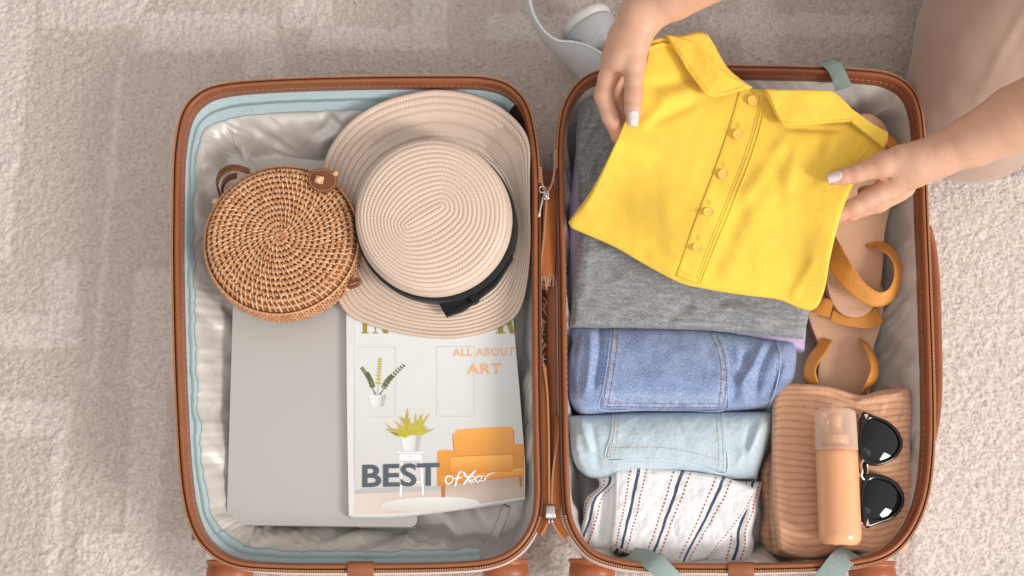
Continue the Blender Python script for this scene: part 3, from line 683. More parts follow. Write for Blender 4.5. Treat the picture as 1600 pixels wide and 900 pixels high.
def wr_j(X, Y, U, V):
    w = .0013*fbm(X/50, Y/50, 4, 31)
    w += crease(X, Y, 922, 508, 912, 625, 7, .008, 5)+crease(X, Y, 938, 506, 928, 610, 5, -.008, 4)+crease(X, Y, 905, 515, 897, 620, 5, -.009, -5)+crease(X, Y, 893, 540, 900, 620, 5, .005)
    w += crease(X, Y, 1195, 532, 1148, 610, 8, .007, 5)+crease(X, Y, 1207, 535, 1180, 625, 7, -.007, -6)+crease(X, Y, 1168, 545, 1142, 632, 7, -.006)+crease(X, Y, 1150, 535, 1165, 640, 6, .003)+crease(X, Y, 1222, 560, 1195, 630, 6, -.006, 3)+crease(X, Y, 1160, 600, 1210, 632, 8, .003)
    return w
jn = thing('rolled_jeans', 'rolled mid blue jeans with red stitched back pocket facing up', 'jeans', tuple(P(1065, 575, .06)))
jb = Patch('rolled_body', m_den, jn, [(887, 512), (903, 507), (950, 510), (1050, 512), (1130, 518), (1200, 530), (1243, 534)], [(1243, 534), (1244, 565), (1236, 605), (1212, 636)],
           [(888, 622), (900, 640), (915, 647), (960, 645), (1050, 641), (1130, 642), (1212, 636)], [(887, 512), (893, 535), (886, 565), (886, 600), (888, 622)],
           lambda X, Y, U, V: .129-.010*np.abs(U-.5)-.004*noise(U*4, V*2, 1), .05, 260, 120, (.014, .022, .040, .052), drop=.040, wr=wr_j)
w = np.clip(np.exp(-((jb.V-.93)/.05)**2)*.5+.3*fbm(jb.X/30, jb.Y/14, 3, 5), 0, 1); 
def set_attr(patch, name, arr):
    full = np.zeros(len(patch.o.data.vertices)); a = arr.ravel(); full[:len(a)] = a; attr(patch.o, name, full)
set_attr(jb, 'wear', w)
pz = lambda p, off: (lambda X, Y, U, V: p.z(X.ravel(), Y.ravel()).reshape(X.shape)+off)
pk = Patch('back_pocket', m_den, jn, [(955, 503), (985, 503), (1040, 509), (1090, 513), (1121, 515)], [(1121, 515), (1134, 545), (1139, 580), (1138, 615), (1133, 640)], [(938, 639), (1000, 640), (1070, 641), (1133, 640)], [(955, 503), (950, 560), (942, 610), (938, 639)],
           pz(jb, .0022), 0, 150, 90, (.0015,)*4, drop=.0012, skirt=False, wr=lambda X, Y, U, V: .0007*fbm(X/25, Y/25, 3, 41)+.0005*np.sin(X/5.0+2*noise(X/30, Y/30, 4))*np.exp(-((V-.93)/.05)**2))
e = np.minimum(np.minimum(pk.U*180, (1-pk.U)*180), (1-pk.V)*130); w = np.exp(-((e-9)/6)**2)*(.5+.9*fbm(pk.X/9, pk.Y/9, 3, 6))+.15*fbm(pk.X/40, pk.Y/40, 3, 8)+np.exp(-((pk.V-.84)/.04)**2)*.5
set_attr(pk, 'wear', np.clip(w, -.8, 1))
m_rth = mat('rust_thread', (.30, .12, .12), .8)
ed = pk.path([(955, 503), (950, 560), (942, 610), (938, 639.5), (1000, 640.5), (1070, 641.5), (1133, 640.5), (1138, 615), (1139, 580), (1134, 545), (1121, 515)], .0002, 260); mesh('pocket_edge', *tube(ed, .0007, 6), M.setdefault('denim_edge', mat('frayed_denim_edge', (.40, .49, .70), .9)), pk.o)
seam(pk, [[(959, 507), (954, 560), (946, 610), (942, 634)], [(967, 507), (962, 560), (954, 610), (950, 630)], [(942, 635), (1000, 636), (1070, 637), (1130, 636)], [(950, 630), (1000, 630), (1070, 631), (1130, 631)],
          [(1117, 518), (1130, 548), (1135, 580), (1134, 612), (1130, 634)], [(1109, 518), (1122, 548), (1127, 580), (1126, 612), (1123, 634)], [(1070, 512), (1115, 515)]], m_rth, pk.o, .003, .0012, .00042, .0006)
e = jb.path([(1213, 530), (1219, 560), (1214, 600), (1200, 640)], .0006); mesh('side_seam', *tube(e, .0009, 8), M['denim_edge'], jb.o)
seam(jb, [(1214, 568), (1212, 595), (1200, 634)], m_rth, jb.o, off=.001)

def wr_l(X, Y, U, V):
    w = .0016*fbm(X/60, Y/45, 4, 51)+.0008*ridged(X/40+Y/60, Y/60-X/80, 52)
    w += crease(X, Y, 1195, 652, 1150, 730, 9, .006, 5)+crease(X, Y, 1175, 660, 1160, 735, 6, -.004)+crease(X, Y, 905, 650, 925, 710, 7, .005)+crease(X, Y, 925, 660, 935, 735, 6, -.004)+crease(X, Y, 975, 650, 1010, 700, 9, .0016)+crease(X, Y, 1060, 655, 1095, 700, 9, .0016)+crease(X, Y, 900, 700, 960, 735, 8, -.004)+crease(X, Y, 960, 735, 1120, 742, 6, -.002)
    return w
lj = thing('rolled_pale_jeans', 'rolled bleached pale blue jeans between the darker jeans and striped shorts', 'jeans', tuple(P(1045, 695, .06)))
lb = Patch('rolled_body', m_lden, lj, [(886, 650), (930, 647), (1010, 645), (1120, 643), (1208, 643)], [(1208, 643), (1206, 665), (1197, 700), (1182, 748)],
           [(903, 732), (922, 745), (960, 748), (1060, 742), (1120, 748), (1182, 748)], [(886, 650), (888, 680), (893, 710), (903, 732)],
           lambda X, Y, U, V: .118-.008*np.abs(U-.45), .05, 240, 110, (.014, .02, .030, .045), drop=.036, wr=wr_l)
set_attr(lb, 'wear', .35*fbm(lb.X/40, lb.Y/30, 3, 5))
lp = Patch('back_pocket', m_lden, lj, [(958, 645), (1040, 643), (1129, 643)], [(1129, 643), (1134, 690), (1134, 738)], [(947, 717), (990, 717), (1040, 718), (1090, 727), (1134, 738)], [(958, 645), (955, 680), (947, 717)],
           pz(lb, .002), 0, 140, 70, (.0015,)*4, drop=.001, skirt=False, wr=lambda X, Y, U, V: .0007*fbm(X/25, Y/25, 3, 61))
set_attr(lp, 'wear', np.clip(np.exp(-((np.minimum(lp.U, 1-lp.U)*180-6)/5)**2)*.5+.2*fbm(lp.X/30, lp.Y/30, 3, 5), -.5, 1))
m_tth = mat('beige_thread', (.55, .45, .36), .8)
ed = lp.path([(958, 645), (955, 680), (947, 717), (990, 717.5), (1040, 718.5), (1090, 727.5), (1134, 738.5), (1134, 690), (1129, 643)], .0002, 260); mesh('pocket_edge', *tube(ed, .0008, 6), mat('pale_denim_edge', (.60, .69, .75), .9), lp.o)
seam(lp, [[(962, 647), (959, 680), (953, 714)], [(968, 647), (965, 680), (960, 712)], [(956, 700), (1000, 699), (1040, 700), (1090, 709), (1131, 721)], [(948, 714), (960, 714)], [(1126, 646), (1130, 690), (1130, 734)], [(1119, 646), (1123, 690), (1123, 730)], [(1120, 734), (1132, 736)]], m_tth, lp.o, .0028, .0014, .0004, .0005)

# ---------------------------------------------------------------- striped shorts
def striped(name, pitch, slant, phase):
    m = fabric(name, (.80, .79, .79), .0016, .95, .05, .35, .04); nd = N(m); u, v, _ = nd.sep(nd.vec(1))
    wv = nd.math('MULTIPLY', nd.math('SUBTRACT', nd.noise((30, 30, 1), 3, 'UV'), .5), .006)
    t = nd.math('ADD', nd.math('DIVIDE', nd.math('ADD', nd.math('ADD', u, nd.math('MULTIPLY', v, slant)), wv), pitch), phase); f = nd.math('SUBTRACT', nd.math('FRACT', t), .5)
    a = nd.math('ABSOLUTE', f); navy = nd.math('LESS_THAN', a, .0018/pitch)
    red = nd.math('MULTIPLY', nd.math('LESS_THAN', nd.math('ABSOLUTE', nd.math('SUBTRACT', a, .0083/pitch)), .0010/pitch), nd.math('LESS_THAN', nd.math('FRACT', nd.math('DIVIDE', v, .0046)), .58))
    fl = nd.noise((900, 900, 1), 2, 'UV')
    c = nd.mix(nd.math('MULTIPLY', fl, .25), (.82, .81, .81), (.66, .65, .67)); c = nd.mix(red, c, (.40, .10, .085)); c = nd.mix(nd.math('MULTIPLY', navy, nd.math('MULTIPLY_ADD', fl, .3, .8)), c, (.035, .05, .12)); nd.col(c)
    return m
sh_ = thing('folded_striped_shorts', 'folded white shorts with navy and dotted red stripes at the lower rim', 'shorts', tuple(P(1045, 810, .05)))
def wr_s(X, Y, U, V):
    return .0020*fbm(X/45, Y/45, 4, 71)+crease(X, Y, 948, 745, 935, 850, 6, -.008, 3)+crease(X, Y, 930, 770, 905, 840, 6, .006)+crease(X, Y, 925, 780, 915, 860, 5, -.004)+crease(X, Y, 1175, 770, 1160, 870, 8, .006, 5)+crease(X, Y, 1186, 790, 1175, 880, 5, -.004)+crease(X, Y, 1145, 840, 1140, 880, 6, -.005)
sb = Patch('folded_body', striped('striped_cotton', .0455, -.10, .38), sh_, [(932, 742), (960, 732), (1010, 732), (1100, 742), (1150, 750), (1191, 753)], [(1191, 753), (1185, 785), (1184, 800), (1176, 830), (1178, 850), (1172, 884)],
           [(897, 852), (925, 863), (975, 866), (1060, 884), (1120, 886), (1172, 884)], [(932, 742), (936, 760), (915, 780), (910, 812), (897, 852)], lambda X, Y, U, V: .098+0*X, .045, 220, 140, (.016, .014, .016, .018), drop=.026, wr=wr_s)
sp_ = Patch('front_panel', striped('striped_cotton_panel', .0450, -.08, .12), sh_, [(961, 735), (988, 727), (1020, 731), (1080, 737), (1130, 745), (1182, 764)], [(1182, 764), (1168, 790), (1150, 820), (1128, 850), (1112, 872)],
            [(953, 849), (975, 860), (1010, 874), (1050, 884), (1085, 878), (1112, 872)], [(961, 735), (960, 770), (958, 810), (953, 849)], lambda X, Y, U, V: .1045+.004*np.sin(PI*V), .09, 180, 140, (.004, .004, .006, .006), drop=.006, wr=lambda X, Y, U, V: .0016*fbm(X/35, Y/35, 4, 81)+.0009*ridged(X/25, Y/40, 82))
seam(sp_, [[(975, 738), (1020, 740), (1080, 746), (1130, 756), (1168, 770)], [(975, 732), (1020, 735), (1080, 741), (1130, 750), (1172, 765)]], mat('offwhite_thread', (.74, .72, .66), .8), sp_.o, .0022, .002, .0003, .0004)
mesh('panel_hem', *tube(sp_.path([(953, 849), (975, 860), (1010, 874), (1050, 884), (1085, 878), (1112, 872), (1128, 850), (1150, 820), (1168, 790)], -.0002, 160), .0012, 8), mat('white_cotton_edge', (.8, .79, .78), .9), sp_.o)

# ---------------------------------------------------------------- corduroy garment
m_cor = fabric('peach_corduroy', (.70, .36, .20), .0018, .95, .35, .7, .10)
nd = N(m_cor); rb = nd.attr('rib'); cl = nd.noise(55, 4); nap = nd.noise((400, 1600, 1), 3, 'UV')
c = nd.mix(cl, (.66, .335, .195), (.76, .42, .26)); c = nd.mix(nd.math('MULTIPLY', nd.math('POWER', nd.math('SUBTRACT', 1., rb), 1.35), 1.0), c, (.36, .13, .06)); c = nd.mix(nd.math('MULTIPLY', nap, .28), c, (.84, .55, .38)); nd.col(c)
co = thing('folded_corduroy_trousers', 'folded peach corduroy garment under the spray bottle and sunglasses', 'trousers', tuple(P(1315, 740, .04)))
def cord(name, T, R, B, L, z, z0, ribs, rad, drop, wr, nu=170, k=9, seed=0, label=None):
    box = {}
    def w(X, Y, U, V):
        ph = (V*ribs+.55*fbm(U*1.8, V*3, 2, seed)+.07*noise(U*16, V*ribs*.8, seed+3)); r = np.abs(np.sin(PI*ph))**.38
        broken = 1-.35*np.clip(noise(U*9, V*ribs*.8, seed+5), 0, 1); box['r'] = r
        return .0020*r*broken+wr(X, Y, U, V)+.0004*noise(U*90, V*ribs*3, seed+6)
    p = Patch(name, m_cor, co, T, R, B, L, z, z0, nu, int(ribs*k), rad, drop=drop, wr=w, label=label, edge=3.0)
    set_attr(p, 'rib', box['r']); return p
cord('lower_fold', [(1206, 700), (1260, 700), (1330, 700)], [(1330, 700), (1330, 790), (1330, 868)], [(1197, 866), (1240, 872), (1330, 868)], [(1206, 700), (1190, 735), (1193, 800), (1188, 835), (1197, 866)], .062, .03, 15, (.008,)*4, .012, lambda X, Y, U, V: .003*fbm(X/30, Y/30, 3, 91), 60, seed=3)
cord('middle_fold', [(1212, 690), (1260, 700), (1330, 700)], [(1330, 700), (1330, 790), (1330, 868)], [(1208, 866), (1240, 872), (1330, 868)], [(1212, 690), (1203, 740), (1202, 800), (1205, 835), (1208, 866)], .084, .062, 15, (.009,)*4, .010, lambda X, Y, U, V: .002*fbm(X/30, Y/30, 3, 93), 60, seed=5)
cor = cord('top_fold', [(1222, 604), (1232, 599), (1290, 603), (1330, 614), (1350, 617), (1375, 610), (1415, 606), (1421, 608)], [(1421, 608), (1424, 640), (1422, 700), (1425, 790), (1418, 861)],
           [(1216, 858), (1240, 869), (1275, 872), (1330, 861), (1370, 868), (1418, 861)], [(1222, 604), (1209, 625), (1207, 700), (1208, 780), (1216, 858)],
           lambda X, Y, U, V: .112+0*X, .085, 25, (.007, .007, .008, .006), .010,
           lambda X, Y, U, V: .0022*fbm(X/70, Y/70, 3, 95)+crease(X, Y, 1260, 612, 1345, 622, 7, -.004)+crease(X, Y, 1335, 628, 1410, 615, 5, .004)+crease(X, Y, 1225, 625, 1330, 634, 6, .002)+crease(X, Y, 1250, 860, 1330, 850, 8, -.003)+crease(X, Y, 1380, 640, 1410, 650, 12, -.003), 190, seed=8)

# ---------------------------------------------------------------- spray bottle
bo = thing('spray_bottle', 'peach spray bottle with a translucent cap lying on the corduroy', 'bottle', tuple(P(1307, 745, .116)))
m_bot = mat('peach_plastic', (.78, .38, .195), .22, spec=.55, sss=.1); m_cap = mat('frosted_cap', (.88, .66, .52), .22, trans=.0, spec=.5)
nd = N(m_bot); nd.col(nd.mix(nd.noise(30, 3), (.76, .37, .19), (.80, .40, .215)))
# frosted translucent plastic: mostly see-through with a milky scatter
t = m_cap.node_tree; tr = t.nodes.new('ShaderNodeBsdfTransparent'); tr.inputs[0].default_value = (1, .97, .94, 1); mx = t.nodes.new('ShaderNodeMixShader'); fr = t.nodes.new('ShaderNodeLayerWeight'); fr.inputs[0].default_value = .35
mm = t.nodes.new('ShaderNodeMath'); mm.operation = 'MULTIPLY_ADD'; mm.inputs[1].default_value = .55; mm.inputs[2].default_value = .34
t.links.new(fr.outputs['Facing'], mm.inputs[0]); t.links.new(mm.outputs[0], mx.inputs[0]); t.links.new(tr.outputs[0], mx.inputs[1]); t.links.new(t.nodes['Principled BSDF'].outputs[0], mx.inputs[2]); t.links.new(mx.outputs[0], t.nodes['Material Output'].inputs[0])
RB = .0248; zb = .1195+RB
A = P(1313, 846, zb); Bp = P(1304.5, 641, zb); ax = (Bp-A); LB = np.linalg.norm(ax); ax /= LB
def lathe(name, prof, m, parent, n=56, base=A, smooth=True, close=True):
    path = np.array([base+ax*x for x, r in prof]); 
    return mesh(name, *sweep(path, circ(n, 1.0), scale=[r for x, r in prof], caps=close), m, parent)
j = LB*.68
lathe('bottle_body', [(-.0015, .010), (-.003, .0155), (-.0042, .0175), (-.0038, .0195), (-.001, .0222), (.003, .0242), (.008, RB), (.05, RB), (j-.006, RB), (j-.0012, RB), (j-.0006, RB-.0006), (j, RB-.0006), (j+.0006, RB-.0012), (j+.002, RB-.0018), (j+.004, .0215), (j+.006, .0150), (j+.007, .012)], m_bot, bo)
lathe('collar', [(j+.006, .012), (j+.0065, .0150), (j+.0185, .0150), (j+.0195, .0142), (j+.0195, .008)], m_bot, bo)
lathe('pump', [(j+.0195, .0095), (j+.024, .0092), (j+.0245, .0075), (j+.034, .0070), (j+.0345, .0088), (j+.0445, .0082), (j+.046, .006), (j+.0462, .001)], m_bot, bo)
noz = P(1300, 660, zb+.006); mesh('nozzle', *tube(np.array([noz+[-.004, 0, .001], noz+[-.0095, .001, .001]]), .0028, 12), m_bot, bo)
lathe('cap', [(j+.0004, RB+.0004), (j+.02, RB+.0003), (LB-.006, RB-.0004), (LB-.002, RB-.0012), (LB+.0008, RB-.004), (LB+.0015, RB-.008), (LB+.0015, .001)], m_cap, bo, close=False)
# moulded mark on the base
mk = A+np.array([0, -.0043, 0]); 
for i, (dx, dz) in enumerate([(-.008, .006), (.002, .008), (.009, .003)]):
    mesh('base_dimple', *ball(A-ax*.0040+np.array([dx, 0, dz]), .0018, 10, 6, (1.6, .3, 1)), m_bot, bo)

# ---------------------------------------------------------------- sunglasses
sg = thing('sunglasses', 'black cat-eye sunglasses with gold corner inlays on the corduroy', 'sunglasses', tuple(P(1372, 735, .118)))
m_fr = mat('black_acetate', (.006, .006, .007), .14, spec=.4); m_ln = mat('dark_lens', (.006, .006, .007), .03, spec=.42)
def sung(outer, inner, seed, zc, tilt):
    n_ = 96; O = spline(outer, n_, True); I = spline(inner, n_, True); cx, cy = I.mean(0)
    # align start angles
    def roll(Q):
        a = np.unwrap(np.arctan2(Q[:, 1]-cy, Q[:, 0]-cx)); 
        if a[-1] < a[0]: Q = Q[::-1]
        a = np.arctan2(Q[:, 1]-cy, Q[:, 0]-cx); k = np.argmin(np.abs(a)); return np.roll(Q, -k, 0)
    O, I = roll(O), roll(I)
    zf = lambda Q, h: zc+h+tilt*(Q[:, 0]-1345)/70.-.0000*Q[:, 1]
    rows = []
    for f, h in ((0, -.0030), (-.02, -.001), (.02, .0006), (.10, .0014), (.5, .0018), (.86, .0014), (.97, .0004), (1.0, -.0012), (1.0, -.003)):
        Q = O*(1-f)+I*f; rows.append(P(Q[:, 0], Q[:, 1], zf(Q, h)))
    V = np.array(rows); fr_ = mesh('rim', V.reshape(-1, 3), gridF(n_, len(rows), True)[:, ::-1], m_fr, sg)
    rows = []; L_ = []
    for f in np.linspace(0, 1, 14):
        Q = I*(1-f)+np.array([cx, cy])*f; rows.append(P(Q[:, 0], Q[:, 1], zf(Q, -.0010+.0048*(1-(1-f)**2))))
    V = np.array(rows); ln = mesh('lens', V.reshape(-1, 3), gridF(n_, 14, True)[:, ::-1], m_ln, sg)
    return zf
zg = .128
zf1 = sung([(1347, 645), (1356, 645), (1364, 649), (1385, 657), (1402, 671), (1410, 688), (1409, 702), (1400, 715), (1385, 724), (1368, 728), (1352, 724), (1344, 712), (1341, 693), (1343, 668)],
     [(1362, 655), (1382, 660), (1397, 672), (1405, 688), (1403, 702), (1394, 713), (1378, 720), (1363, 718), (1352, 706), (1347, 688), (1350, 668)], 1, zg, -.006)
zf2 = sung([(1350, 742), (1362, 740), (1382, 743), (1400, 753), (1411, 769), (1413, 785), (1406, 800), (1394, 811), (1375, 817), (1364, 822), (1354, 825), (1349, 816), (1346, 798), (1345, 775), (1346, 755)],
     [(1366, 749), (1384, 751), (1398, 760), (1407, 774), (1407, 787), (1399, 800), (1384, 809), (1369, 811), (1356, 804), (1350, 788), (1351, 768), (1357, 754)], 2, zg, -.006)
s_ = spline([(1349, 718, zg), (1345, 727, zg+.003), (1347, 735, zg+.004), (1346, 744, zg+.002), (1350, 750, zg)], 24); mesh('bridge', *tube(P(s_[:, 0], s_[:, 1], s_[:, 2]), .0017, 10), M['gold'], sg)
s_ = spline([(1354, 722, zg-.001), (1356, 733, zg-.003), (1354, 744, zg-.001)], 16); mesh('bridge', *tube(P(s_[:, 0], s_[:, 1], s_[:, 2]), .0011, 8), M['gold'], sg)
for a, b in (((1340, 728), (1346, 740)),): mesh('nose_pad', *ball(P(1343, 742, zg), .0032, 12, 8, (.7, 1, .5)), M['gold'], sg)
def tri(name, pts, z, m, th=.0008):
    Q = np.array(pts, float); a = P(Q[:, 0], Q[:, 1], z); b = a-[0, 0, th]; n_ = len(Q); V = np.vstack([a, b]); k = np.arange(n_)
    return mesh(name, V, [np.array([list(range(n_))[::-1]]) if n_ > 4 else np.array([list(range(n_))]), np.stack([k, (k+1) % n_, (k+1) % n_+n_, k+n_], -1)], m, sg, smooth=False)
tri('corner_inlay', [(1350, 647), (1357, 647), (1353.5, 655)], zg+.0022, M['gold']); tri('corner_inlay', [(1353, 822), (1359.5, 821), (1355.5, 810)], zg+.0022, M['gold'])
for yy, y2 in (((650, 742)), ((818, 730))):
    s_ = spline([(1348, yy, zg-.002), (1344, yy+(8 if yy < 700 else -8), zg-.006), (1349, (yy+y2)/2, zg-.009), (1352, y2, zg-.010)], 30)
    mesh('temple', *sweep(P(s_[:, 0], s_[:, 1], s_[:, 2]), rrect(.0035, .004, .001)), m_fr, sg)
for yy in (651, 817): mesh('hinge', *ball(P(1346, yy, zg-.003), .0028, 10, 8, (1, .8, .8)), M['gold'], sg)

# ---------------------------------------------------------------- sandals
m_foot = leather('nude_insole_leather', (.62, .36, .225), .48, 300, .13); m_str = leather('mustard_strap_leather', (.66, .265, .045), .42, 330, .22); nd = N(m_str); nd.bump(nd.noise((60, 60, 260), 4, rough=.65, dist=.8), .5, .0016); m_sole = leather('tan_sole', (.36, .19, .11), .6)
def footbed(parent, outline, z, th, n=160):
    O = spline(outline, n, True); c = O.mean(0); rows = []
    for f, h in ((0, -th), (0, -.004), (0, -.0012), (.012, -.0002), (.03, 0), (.2, -.0006), (.5, -.0016), (.8, -.002), (1, -.002)):
        Q = O*(1-f)+c*f; zz = (z(Q[:, 0], Q[:, 1]) if callable(z) else z)+h; rows.append(P(Q[:, 0], Q[:, 1], zz) if f or h > -.003 else P(Q[:, 0], Q[:, 1], (z(Q[:, 0], Q[:, 1]) if callable(z) else z)-.0012)+[0, 0, h+.0012])
    V = np.array(rows); Fq = gridF(n, len(rows), True)[:, ::-1]; side = Fq[:2*n]
    fm = np.concatenate([np.ones(2*n), np.zeros(len(Fq)-2*n)])
    b = mesh('footbed', V.reshape(-1, 3), Fq, [m_foot, m_sole], parent, fm=fm)
    Q = O*.93+c*.07; zz = (z(Q[:, 0], Q[:, 1]) if callable(z) else z)+.0004; Q = np.vstack([Q, Q[:1]]); zz = np.append(zz, zz[0]) if np.ndim(zz) else zz
    mb = MB(); stitches(P(Q[:, 0], Q[:, 1], zz), .0032, .0022, .0004, mb); mb.build('stitching', mat('cream_thread', (.72, .58, .46), .8), b, kind='stuff'); return b
def lstrap(parent, pts, w, ups, th=.0026, name='strap', label=None, m=None):
    n_ = 60; s_ = spline(pts, n_); path = P(s_[:, 0], s_[:, 1], s_[:, 2]); U_ = spline(ups, n_) if len(ups) > 1 else np.tile(np.array(ups, float), (n_, 1)); U_ /= np.linalg.norm(U_, axis=1)[:, None]
    sc = np.ones(n_); wd = np.interp(np.linspace(0, 1, n_), np.linspace(0, 1, len(w)), w) if hasattr(w, '__len__') else np.full(n_, w)
    prof = rrect(1, 1, .3, 3); t_, r_, u_ = frames(path, False, U_)
    V = path[:, None]+r_[:, None]*(prof[None, :, :1]*wd[:, None, None])+u_[:, None]*prof[None, :, 1:]*th
    Mn = len(prof); F = [gridF(Mn, n_, True)]; V = V.reshape(-1, 3); nn = len(V); V = np.vstack([V, V[:Mn].mean(0), V[-Mn:].mean(0)]); k = np.arange(Mn)
    F += [np.stack([(k+1) % Mn, k, np.full(Mn, nn)], -1), np.stack([(n_-1)*Mn+k, (n_-1)*Mn+(k+1) % Mn, np.full(Mn, nn+1)], -1)]
    o = mesh(name, V, F, m or m_str, parent, label=label)
    mb = MB(); 
    for sgn in (-1, 1): stitches(path+r_*(wd[:, None]*.42*sgn)+u_*th*.52, .002, .0018, .00028, mb)
    mb.build('edge_stitching', M.setdefault('ochre_thread', mat('ochre_thread', (.5, .22, .06), .8)), o, kind='stuff'); return o
s1 = thing('sandal', 'tan sandal with mustard strap lying beneath the other sandal, near the corduroy', 'sandal', tuple(P(1315, 560, .03)), 'pair of tan sandals')
footbed(s1, [(1300, 430), (1262, 445), (1258, 475), (1268, 510), (1280, 545), (1278, 590), (1282, 640), (1300, 660), (1330, 662), (1352, 640), (1362, 595), (1365, 545), (1378, 500), (1380, 450), (1350, 430)], .062, .018)
lstrap(s1, [(1291, 531, .064), (1283, 545, .078), (1271, 562, .088), (1265, 580, .092), (1270, 600, .09), (1280, 620, .08)], [.016, .018, .018, .016], [(-.5, 0, 1), (-1, 0, .9), (-1, -.2, 1)])
lstrap(s1, [(1348, 533, .064), (1356, 545, .078), (1364, 562, .088), (1366, 582, .092), (1358, 600, .09), (1346, 618, .08)], [.016, .018, .018, .016], [(.5, 0, 1), (1, 0, .9), (1, -.2, 1)])
lstrap(s1, [(1262, 470, .066), (1282, 478, .078), (1300, 482, .082)], .024, [(0, 0, 1)], label='wide mustard toe strap')
lstrap(s1, [(1300, 490, .074), (1330, 497, .078), (1355, 500, .078), (1374, 492, .074)], .022, [(0, 0, 1)], label='wide mustard toe strap')
s2 = thing('sandal', 'tan sandal with a looped mustard strap, topmost of the pair beside the lining', 'sandal', tuple(P(1345, 350, .05)), 'pair of tan sandals')
footbed(s2, [(1347, 178), (1325, 192), (1313, 225), (1306, 270), (1298, 320), (1291, 375), (1289, 420), (1296, 462), (1312, 488), (1338, 496), (1362, 484), (1374, 455), (1380, 410), (1383, 360), (1396, 300), (1398, 245), (1385, 200), (1368, 181)], lambda X, Y: .094-.010*sstep(250, 480, Y)-0*X, .016)
lstrap(s2, [(1297, 372, .083), (1301, 388, .098), (1311, 413, .108), (1330, 440, .113), (1352, 460, .114), (1373, 468, .113), (1391, 461, .112), (1401, 442, .110), (1403, 418, .108), (1396, 400, .104), (1384, 388, .098), (1369, 381, .088), (1358, 376, .084)],
       [.017, .024, .027, .026, .023, .021, .020, .020, .020, .021, .021, .022, .021], [(-.7, -.3, .8), (-.5, -.5, 1), (-.3, -.6, 1), (-.1, -.9, .9), (.6, -.8, .8), (1, 0, .8), (.9, .3, .9), (.4, .4, 1), (0, .2, 1)])
lstrap(s2, [(1384, 296, .09), (1394, 308, .103), (1406, 306, .108), (1411, 296, .104), (1408, 280, .094)], .018, [(0, -.4, 1), (.4, -.3, 1), (.8, 0, 1)], label='heel strap end')
lstrap(s2, [(1312, 215, .094), (1350, 205, .105), (1392, 222, .100), (1404, 250, .09)], .016, [(0, 0, 1), (.5, 0, 1)], label='heel strap')
# ================================================================== LAPTOP, MAGAZINE
lp_ = thing('laptop', 'closed silver laptop lying under the magazine and rattan bag', 'laptop', tuple(P(500, 640, .062)))
m_al = mat('silver_aluminium', (.50, .475, .45), .6, metal=.2, spec=.4); nd = N(m_al); nd.bump(nd.noise(2500, 2), .08, .0002); nd.col(nd.mix(nd.noise(6, 2), (.49, .465, .44), (.52, .495, .47)))
def rounded_quad(cs, r, k=10):
    out = []; c = np.array(cs, float); n_ = len(c)
    for i in range(n_):
        a, b, d = c[i-1], c[i], c[(i+1) % n_]; u = (a-b)/np.linalg.norm(a-b); v = (d-b)/np.linalg.norm(d-b)
        p0, p1 = b+u*r, b+v*r
        for t in np.linspace(0, 1, k): out.append((1-t)**2*p0+2*t*(1-t)*b+t*t*p1)
    return np.array(out)
def slab(name, O, z, th, m, parent, bev=.0008, label=None, smooth=False):
    c = O.mean(0); P0 = P(O[:, 0], O[:, 1], z); cc = P0.mean(0); rows = []
    n_ = len(O); dd = P0-cc; L = np.linalg.norm(dd, axis=1)[:, None]
    for ins, h in ((0, -th+bev), (0, -bev), (bev*.4, -bev*.3), (bev*1.2, 0)): rows.append(P0-dd/L*ins+[0, 0, h])
    b0 = P0-dd/L*bev+[0, 0, -th]; rows = [b0]+rows; V = np.vstack(rows+[cc[None]]); F = [gridF(n_, len(rows), True)[:, ::-1]]; k = np.arange(n_); o_ = (len(rows)-1)*n_
    F.append(np.stack([o_+(k+1) % n_, o_+k, np.full(n_, len(V)-1)], -1)); return mesh(name, V, F, m, parent, label=label, smooth=smooth)
LC = [(366, 392), (353.5, 820), (652, 824), (652, 392)]
slab('lid', rounded_quad(LC, 15), .0795, .0055, m_al, lp_); slab('base', rounded_quad(np.array(LC)+[0.3, 1], 15), .0735, .010, mat('dark_aluminium', (.36, .345, .33), .4, metal=.4), lp_)
slab('finger_notch', rounded_quad([(560, 821.5), (560, 825), (650, 826), (650, 822.5)], 1), .0747, .003, mat('painted_notch_shadow', (.2, .2, .2), .5), lp_)  # solid dark slab: the notch's shade is painted as its grey
mg = thing('magazine', 'white interior magazine with an orange armchair on its cover beside the laptop', 'magazine', tuple(P(680, 650, .081)))
def zm(px, py): return .0885+.004*sstep(700, 830, px)+.0018*np.sin((np.asarray(px, float)-541)/280*PI)+.0015*sstep(700, 810, py)*sstep(600, 540, px)
m_cov = mat('glossy_cover_paper', (.74, .725, .71), .28, spec=.5, coat=.25); nd = N(m_cov); nd.col(nd.mix(nd.noise(12, 3), (.74, .725, .705), (.76, .745, .735))); nd.bump(nd.noise(22, 3), .25, .0015)
cover = Patch('cover', m_cov, mg, [(541, 455), (680, 455), (800, 455)], [(800, 455), (806, 560), (815, 660), (820, 720), (820, 779)], [(545, 806), (620, 805), (700, 796), (760, 788), (820, 779)], [(541, 455), (542, 620), (545, 806)],
              lambda X, Y, U, V: zm(X, Y), 0, 70, 70, (.0004,)*4, drop=.0001, skirt=False)
pg = Patch('pages', mat('page_edges', (.62, .60, .57), .8), mg, [(542, 456), (680, 456), (799, 456)], [(799, 456), (805.5, 560), (814.5, 660), (820, 720), (820, 780)], [(545.5, 808), (620, 807), (700, 798), (760, 790), (820, 780)], [(542, 456), (543, 620), (545.5, 808)],
           lambda X, Y, U, V: zm(X, Y)-.0006, .0805, 50, 50, (.0003,)*4, drop=.0001, taper=-.0006)
mb = MB()
